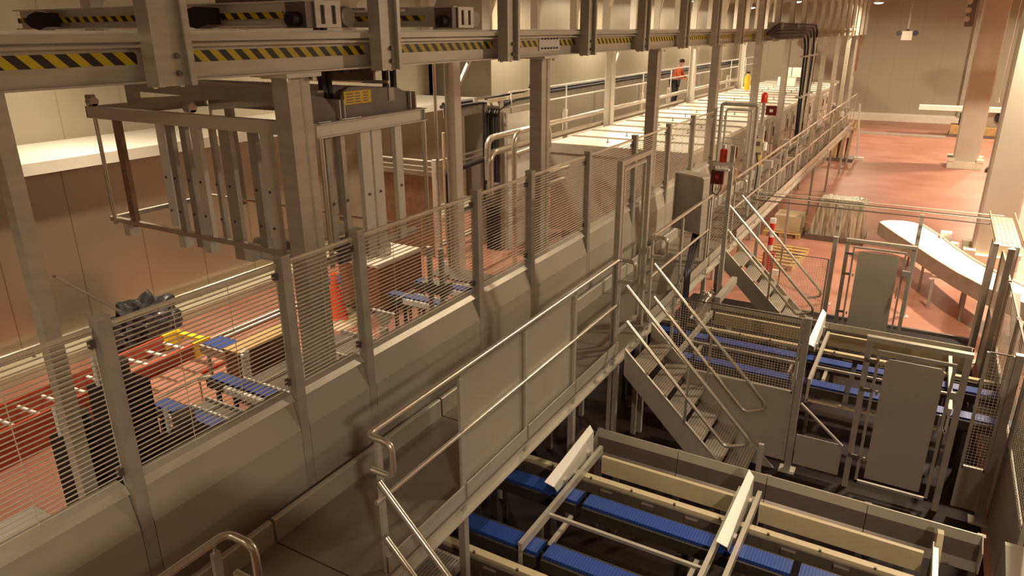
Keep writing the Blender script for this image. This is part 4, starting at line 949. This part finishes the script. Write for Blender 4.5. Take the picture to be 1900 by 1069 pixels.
sheet('white plate behind the fence foot beside the gantry column', -4.80, -4.40, 4.16, 4.68, 1.35, .02)
sheet('white plate at the end of the third belt behind the fence', -5.1, -4.5, 8.2, 8.55, 1.0)
# dark drive units near the fence at lower left
def drive(lb, x, y, h):
    t = thing('drive_unit', lb, 'machine', (x, y, 0))
    MB().box(x - .16, x + .16, y - .16, y + .16, .02, h).build('housing', BLACK, t)
    q = MB()
    for k in range(int(h / .09)): q.box(x + .16, x + .172, y - .13, y + .13, .08 + k * .09, .11 + k * .09)
    q.build('cooling_ribs', DARKST, t)
    MB().cyl((x, y, h), (x, y, h + .18), .10, 14).build('motor', DARKST, t); MB().box(x - .2, x + .2, y - .2, y + .2, 0, .02).build('base_plate', DULL, t)
    MB().cyl((x - .1, y - .1, h), (x - .1, y - .1, h + .25), .02, 8).build('fitting', WHITE, t)
drive('black ribbed drive unit behind the slim post at lower left, the taller one', -5.20, 2.78, 2.42)
drive('black ribbed drive unit left of the slim post at lower left, the shorter one', -5.58, 2.60, 1.95)
drive('black drive unit right of the first fence post behind the nearest belt', -5.5, 3.45, 1.55)
t = thing('valve_cluster', 'cluster of small bright valves behind the first fence post', 'valves', (-6.6, 3.75, 0))
for k in range(6): MB().tube([(-6.8 + k * .09, 3.75, 0), (-6.8 + k * .09, 3.75, .75 + .08 * (k % 3)), (-6.7 + k * .09, 3.85, .85 + .08 * (k % 3))], .018, 6, .05).build('pipe', BRIGHT, t)
t = thing('thin_handrail', 'thin pipe rail standing on the floor by the red ladders', 'rail', (-8.3, 5.0, 0))
MB().tube([(-8.1, 3.9, 0), (-8.1, 3.9, .55), (-8.1, 5.4, .55), (-8.1, 5.4, 0)], .015, 6, .05).build('rail', BRIGHT, t)
MB().cyl((-8.1, 5.4, .55), (-7.9, 5.5, .58), .04, 10).build('valve', BRIGHT, t)
t = thing('red_box', 'red object on the walkway deck at the bottom edge', 'box', (-2.85, 2.25, 1.57))
MB().prism([(-2.98, 1.57), (-2.74, 1.57), (-2.74, 1.66), (-2.80, 1.74), (-2.98, 1.70)], 1, 2.0, 2.42).build('case', REDP, t)
MB().tube([(-2.86, 2.08, 1.72), (-2.86, 2.08, 1.79), (-2.86, 2.34, 1.79), (-2.86, 2.34, 1.72)], .01, 6, .02).build('handle', BLACK, t)

# ------------------------------------------------------------------ right hand floor
def bigcol(x, y, lb, w=.82, d=.82):
    t = thing('hall_column', lb, 'column', (x, y, 0), 'large clad hall columns')
    q = MB(); c = .04; a, e = w / 2, d / 2
    q.prism([(x - a + c, y - e), (x + a - c, y - e), (x + a, y - e + c), (x + a, y + e - c), (x + a - c, y + e), (x - a + c, y + e), (x - a, y + e - c), (x - a, y - e + c)], 2, .02, CEIL)
    q.build('shaft', COLM, t)
    q = MB(); q.prism([(x - a - .16, y - e - .16), (x + a + .16, y - e - .16), (x + a + .16, y + e + .16), (x - a - .16, y + e + .16)], 2, 0, .26); q.build('plinth', PLINTH, t)
    for sx in (-1, 1):
        for sy in (-1, 1): MB().box(x + sx * (a + .06) - .12, x + sx * (a + .06) + .12, y + sy * (e + .06) - .12, y + sy * (e + .06) + .12, .26, .36).build('corner_block', PLINTH, t)
bigcol(1.27, 32.3, 'large pale hall column on a cream plinth, further from the camera')
bigcol(1.58, 18.75, 'large pale hall column nearest the camera at the right edge', .72, .72)
t = thing('wrapped_stack', 'bundle of upright sheets in stretch wrap on a dark pallet on the red floor', 'bundle', (-1.65, 19.2, 0))
MB().box(-2.35, -1.0, 18.75, 19.75, 0, .14).build('pallet', DARKST, t)
q = MB()
for k in range(26):
    x = -2.27 + k * .049; hh = .86 + random.uniform(-.06, .06); ln = .12 * (1 - 2 * k / 25)
    q.prism([(x, .14), (x + .034, .14), (x + .034 + ln, .14 + hh), (x + ln, .14 + hh)], 1, 18.85 + random.uniform(0, .04), 19.62)
q.build('sheets', WRAP, t)
q = MB(); q.prism([(-2.30, .14), (-.98, .14), (-1.14, .98), (-2.12, .98)], 1, 18.80, 18.805); q.prism([(-2.2, .98), (-1.05, .98), (-1.2, 1.06), (-2.1, 1.06)], 1, 18.9, 19.4)
q.build('wrap_film', WRAP, t)
def pallet(lb, x0, x1, y0, y1, z=.0, rot=0):
    t = thing('pallet', lb, 'pallet', ((x0 + x1) / 2, (y0 + y1) / 2, z))
    rr = (rot, ((x0 + x1) / 2, (y0 + y1) / 2, 0)); n = 7
    for k in range(3):
        x = x0 + (x1 - x0) * k / 2; MB().box(x - .05, x + .05, y0, y1, z, z + .10).build('bearer', WOOD, t, rot=rr)
    for k in range(n):
        y = y0 + (y1 - y0 - .1) * k / (n - 1); MB().box(x0 - .05, x1 + .05, y, y + .10, z + .10, z + .125).build('slat', WOOD, t, rot=rr)
pallet('pale wooden pallet on the red floor left of the wrapped bundle', -2.85, -2.15, 15.9, 17.5, 0, math.radians(-4))
pallet('wooden pallet behind the striped post, beside the walkway', -3.3, -2.5, 18.6, 20.0, 0, .0)
t = thing('carton', 'pale carton resting on the pallet behind the striped post', 'box', (-2.8, 19.3, .125))
MB().box(-3.15, -2.5, 18.9, 19.6, .125, .50).build('carton_body', CREAM, t); MB().box(-3.15, -2.5, 19.22, 19.28, .5, .503).build('tape', WOOD, t)
t = thing('striped_post', 'red and white banded bollard with signal red fittings behind the further stairs', 'post', (-2.45, 14.6, 0))
MB().cyl((-2.45, 14.6, .02), (-2.45, 14.6, 1.35), .05, 14).build('post', BARBER, t); MB().lathe([(.16, 0), (.16, .02), (.06, .03)], (-2.45, 14.6, 0), 16).build('base', REDP, t)
MB().box(-2.55, -2.33, 14.5, 14.62, .35, .75).build('red_case', REDP, t); MB().box(-2.34, -2.22, 14.48, 14.56, .30, .42).build('white_cap', WHITE, t)
MB().box(-2.50, -2.40, 14.56, 14.64, 1.35, 1.45).build('sign', WHITE, t)
# curved conveyor
t = thing('curved_conveyor', 'curved white belt conveyor sweeping over the red floor at the right', 'conveyor', (.7, 16, 0))
path = [(-.28, 18.05), (.10, 17.15), (.46, 16.25), (.80, 15.45), (1.15, 14.75), (1.55, 14.1), (2.1, 13.5), (2.9, 12.95)]
wd_ = [.42, .42, .36, .34, .34, .34, .34, .34]
L_, R__ = [], []
for i, p in enumerate(path):
    a = V(path[max(0, i - 1)]); b_ = V(path[min(len(path) - 1, i + 1)]); d = (b_ - a).normalized(); s = V((-d.y, d.x)); P = V(p)
    L_.append(P - s * wd_[i]); R__.append(P + s * wd_[i])
def slab(A, B, z0, z1, nm, m):
    q = MB(); n = len(A); vs = []
    for a, b_ in zip(A, B): vs += [(a.x, a.y, z0), (b_.x, b_.y, z0), (b_.x, b_.y, z1), (a.x, a.y, z1)]
    fs = []
    for i in range(n - 1):
        o_ = i * 4
        for k in range(4): fs.append((o_ + k, o_ + (k + 1) % 4, o_ + 4 + (k + 1) % 4, o_ + 4 + k))
    fs += [(3, 2, 1, 0), tuple((n - 1) * 4 + k for k in range(4))]
    q.add(vs, fs); return q.build(nm, m, t)
slab(L_, R__, .78, .82, 'belt', WHITE)
out = lambda A, B, k: [a + (a - b_).normalized() * k for a, b_ in zip(A, B)]
slab(out(L_, R__, .04), out(L_, R__, .005), .56, .85, 'side_skirt', DULL)
slab(out(R__, L_, .005), out(R__, L_, .04), .56, .85, 'side_skirt', STEEL)
c_ = (L_[0] + R__[0]) / 2; dd = (V(path[0]) - V(path[1])).normalized()
q = MB(); pr = []
for k in range(13):
    a = PI * k / 12; s = (R__[0] - L_[0]) / 2; pr.append(tuple(c_ + s * math.cos(a) + dd * .34 * math.sin(a)))
q.prism(pr, 2, .775, .815); q.build('end_table', WHITE, t)
q = MB(); q.prism(pr, 2, .55, .77); q.build('end_skirt', STEEL, t)
for x, y in ((.02, 17.6), (.48, 14.9), (.30, 15.9), (1.01, 15.2), (1.0, 14.4), (1.9, 13.9)): MB().box(x - .025, x + .025, y - .025, y + .025, 0, .57).build('leg', DULL, t)
m_ = MB(); m_.cyl((.62, 17.35, .70), (.62, 17.05, .70), .12, 16); m_.build('gear_motor', DARKST, t)
MB().box(.52, .72, 17.1, 17.32, .80, .95).build('terminal_box', WHITEST, t); MB().cyl((.74, 17.15, .72), (.88, 17.1, .72), .06, 12).build('motor_end', WHITEST, t); MB().bar((.2, 17.3, .66), (.62, 17.2, .66), .08, .06).build('motor_mount', DULL, t)
# wire cable tray on posts
t = thing('wire_tray', 'wire basket cable tray carried on thin posts across the red floor', 'cable tray', (-.5, 14.2, 0))
for y in (13.95, 14.40):
    MB().tube([(-2.75, y, 1.93), (1.15, y, 1.93)], .013, 6).build('tray_wire', DARKST, t)
MB().tube([(-2.75, 14.36, 2.0), (1.3, 14.36, 2.0)], .009, 6).build('tray_wire', WIRE, t); MB().tube([(-2.75, 14.0, 2.0), (1.15, 14.0, 2.0)], .009, 6).build('tray_wire', WIRE, t)
q = MB()
for k in range(26):
    y = 12.6 + k * .08; q.tube([(1.10, y, 2.02), (1.10, y, 1.92), (1.46, y, 1.92), (1.46, y, 2.02)], .007, 4)
for k in range(7): q.tube([(1.10 + k * .06, 12.6, 1.93), (1.10 + k * .06, 14.6, 1.93)], .007, 4)
for x in (1.10, 1.46): q.tube([(x, 12.6, 2.02), (x, 14.6, 2.02)], .009, 4)
q.build('tray_basket', WIRE, t)
MB().tube([(1.2, 12.9, 1.9), (4.5, 12.9, 1.9)], .016, 6).build('tray_wire', DARKST, t); MB().tube([(1.2, 12.7, 1.9), (4.5, 12.7, 1.9)], .012, 6).build('tray_wire', DARKST, t)
for x, y in ((-1.22, 14.18), (.10, 14.18), (1.42, 12.85), (1.12, 12.95), (3.4, 12.8)):
    MB().box(x - .032, x + .032, y - .032, y + .032, 0, 1.92).build('tray_post', DULL, t); MB().box(x - .08, x + .08, y - .08, y + .08, 0, .01).build('foot', DULL, t)
# far things
t = thing('timber_frames', 'yellowish timber frames leaning together on the floor by the far handrail', 'timber', (-2.95, 31.8, 0))
MB().box(-3.5, -2.55, 31.3, 32.3, 0, .12).build('pallet', DARKST, t)
for x in (-3.3, -3.05, -2.8): MB().bar((x, 31.5, .12), (x + .1, 31.8, 1.5), .10, .10).build('timber', WOOD, t)
MB().bar((-3.4, 31.6, 1.25), (-2.6, 31.6, 1.25), .08, .12).build('timber', WOOD, t)
for x in (-3.2, -2.9): MB().box(x, x + .12, 31.7, 32.2, .12, .9).build('timber', RUST, t)
MB().bar((-2.45, 32.0, 0.1), (-2.65, 32.0, 2.2), .07, .07).build('timber', WHITEST, t); MB().box(-2.55, -2.2, 31.9, 32.1, 0, .12).build('timber', WHITEST, t)
t = thing('motor_pallet', 'machine with dark round rolls on a wooden pallet in the far right corner', 'machine', (1.5, 42, 0))
MB().box(.7, 3.0, 41.3, 42.5, 0, .14).build('pallet', DARKST, t)
MB().box(.75, 1.25, 41.4, 42.4, .14, .55).build('timber', WOOD, t); MB().box(2.0, 2.9, 41.4, 42.4, .14, .50).build('timber', WOOD, t)
q = MB(); q.box(1.05, 1.45, 41.5, 41.55, .55, 1.15); q.box(1.05, 1.12, 41.5, 42.0, .55, 1.2); q.box(1.4, 1.46, 41.5, 42.0, .55, 1.2); q.build('frame', WHITEST, t)
MB().box(1.6, 3.1, 41.9, 42.4, .50, 1.2).build('body', COLM, t)
for x in (1.75, 2.75): MB().cyl((x, 41.7, .95), (x, 41.9, .95), .26, 20).build('roll', BLACK, t)
t = thing('white_board', 'long white board laid across the machine in the far right corner', 'board', (1.2, 42, 1.25))
MB().box(-.75, 3.5, 41.5, 42.1, 1.22, 1.42).build('board', WHITE, t); MB().box(-.77, 3.52, 41.48, 42.12, 1.20, 1.222).build('board_edge', DULL, t)
t = thing('floor_beams', 'long steel bars lying on the floor beside the far right machine', 'bars', (-1.3, 42, 0))
for k in range(3): MB().box(-3.2, .6, 40.4 + k * .2, 40.5 + k * .2, 0, .08).build('bar', STEEL, t)
t = thing('plinth_bag', 'small dark bag on the floor right of the far column', 'bag', (2.0, 31.9, 0))
MB().lathe([(.30, 0), (.34, .06), (.28, .16), (.12, .22)], (2.25, 31.5, 0), 12).build('bag_body', BLACKW, t)
t = thing('hanging_speaker', 'grey box with two dark round horns hanging on wires before the far wall', 'speaker', (-1.85, 42, 4.4))
MB().box(-2.08, -1.62, 41.85, 42.1, 4.46, 4.88).build('box', COLM, t)
for s in (-1, 1): MB().cyl((-1.85 + s * .36, 41.95, 4.78), (-1.85 + s * .36, 41.8, 4.78), .10, 16, .13).build('horn', BLACK, t); MB().bar((-1.85 + s * .2, 41.95, 4.78), (-1.85 + s * .36, 41.95, 4.78), .05, .05).build('horn_arm', DULL, t)
MB().lathe([(.07, 0), (.07, .06), (.03, .09)], (-1.85, 41.95, 4.88), 12).build('wire_gland', BLACK, t)
for x in (-1.87, -1.82): MB().tube([(x, 41.95, 4.95), (x, 41.95, CEIL)], .006, 4).build('wire', WIRE, t)
t = thing('air_cooler', 'dark louvred air cooler under the ceiling beside the far column', 'cooler', (.75, 31.2, 5.0))
MB().box(.35, .62, 30.8, 31.6, 5.05, CEIL).build('case', DARKST, t)
for k in range(4): MB().cyl((.40, 30.79, 5.3 + k * .28), (.40, 30.7, 5.3 + k * .28), .09, 12).build('coil', COLM, t)
t = thing('pipe_rack', 'rack of grey pipes under the ceiling at the upper right corner', 'pipes', (3.0, 26, 5.0))
for k in range(4): MB().tube([(2.35 + k * .18, 28.2, 5.2), (2.35 + k * .18, 28.2, CEIL)], .06, 8).build('pipe', DULL, t)
MB().box(2.1, 3.3, 28.1, 28.4, 4.95, 5.2).build('header_box', COLM, t)
t = thing('pull_cord', 'white pull handle hanging on a cord between the two large columns', 'cord', (2.15, 31.5, 2.5))
MB().tube([(1.95, 32.0, CEIL), (1.90, 32.0, 2.6)], .008, 4).build('cord', WHITE, t); MB().cyl((1.90, 32, 2.45), (1.90, 32, 2.6), .05, 10, .02).build('handle', WHITE, t)
t = thing('hanging_rod', 'brown hanging rod below the far end of the overhead beam', 'rod', (-4.0, 43.0, 3.0))
MB().box(-4.06, -3.98, 43.0, 43.08, 2.9, 4.72).build('rod', RUST, t)
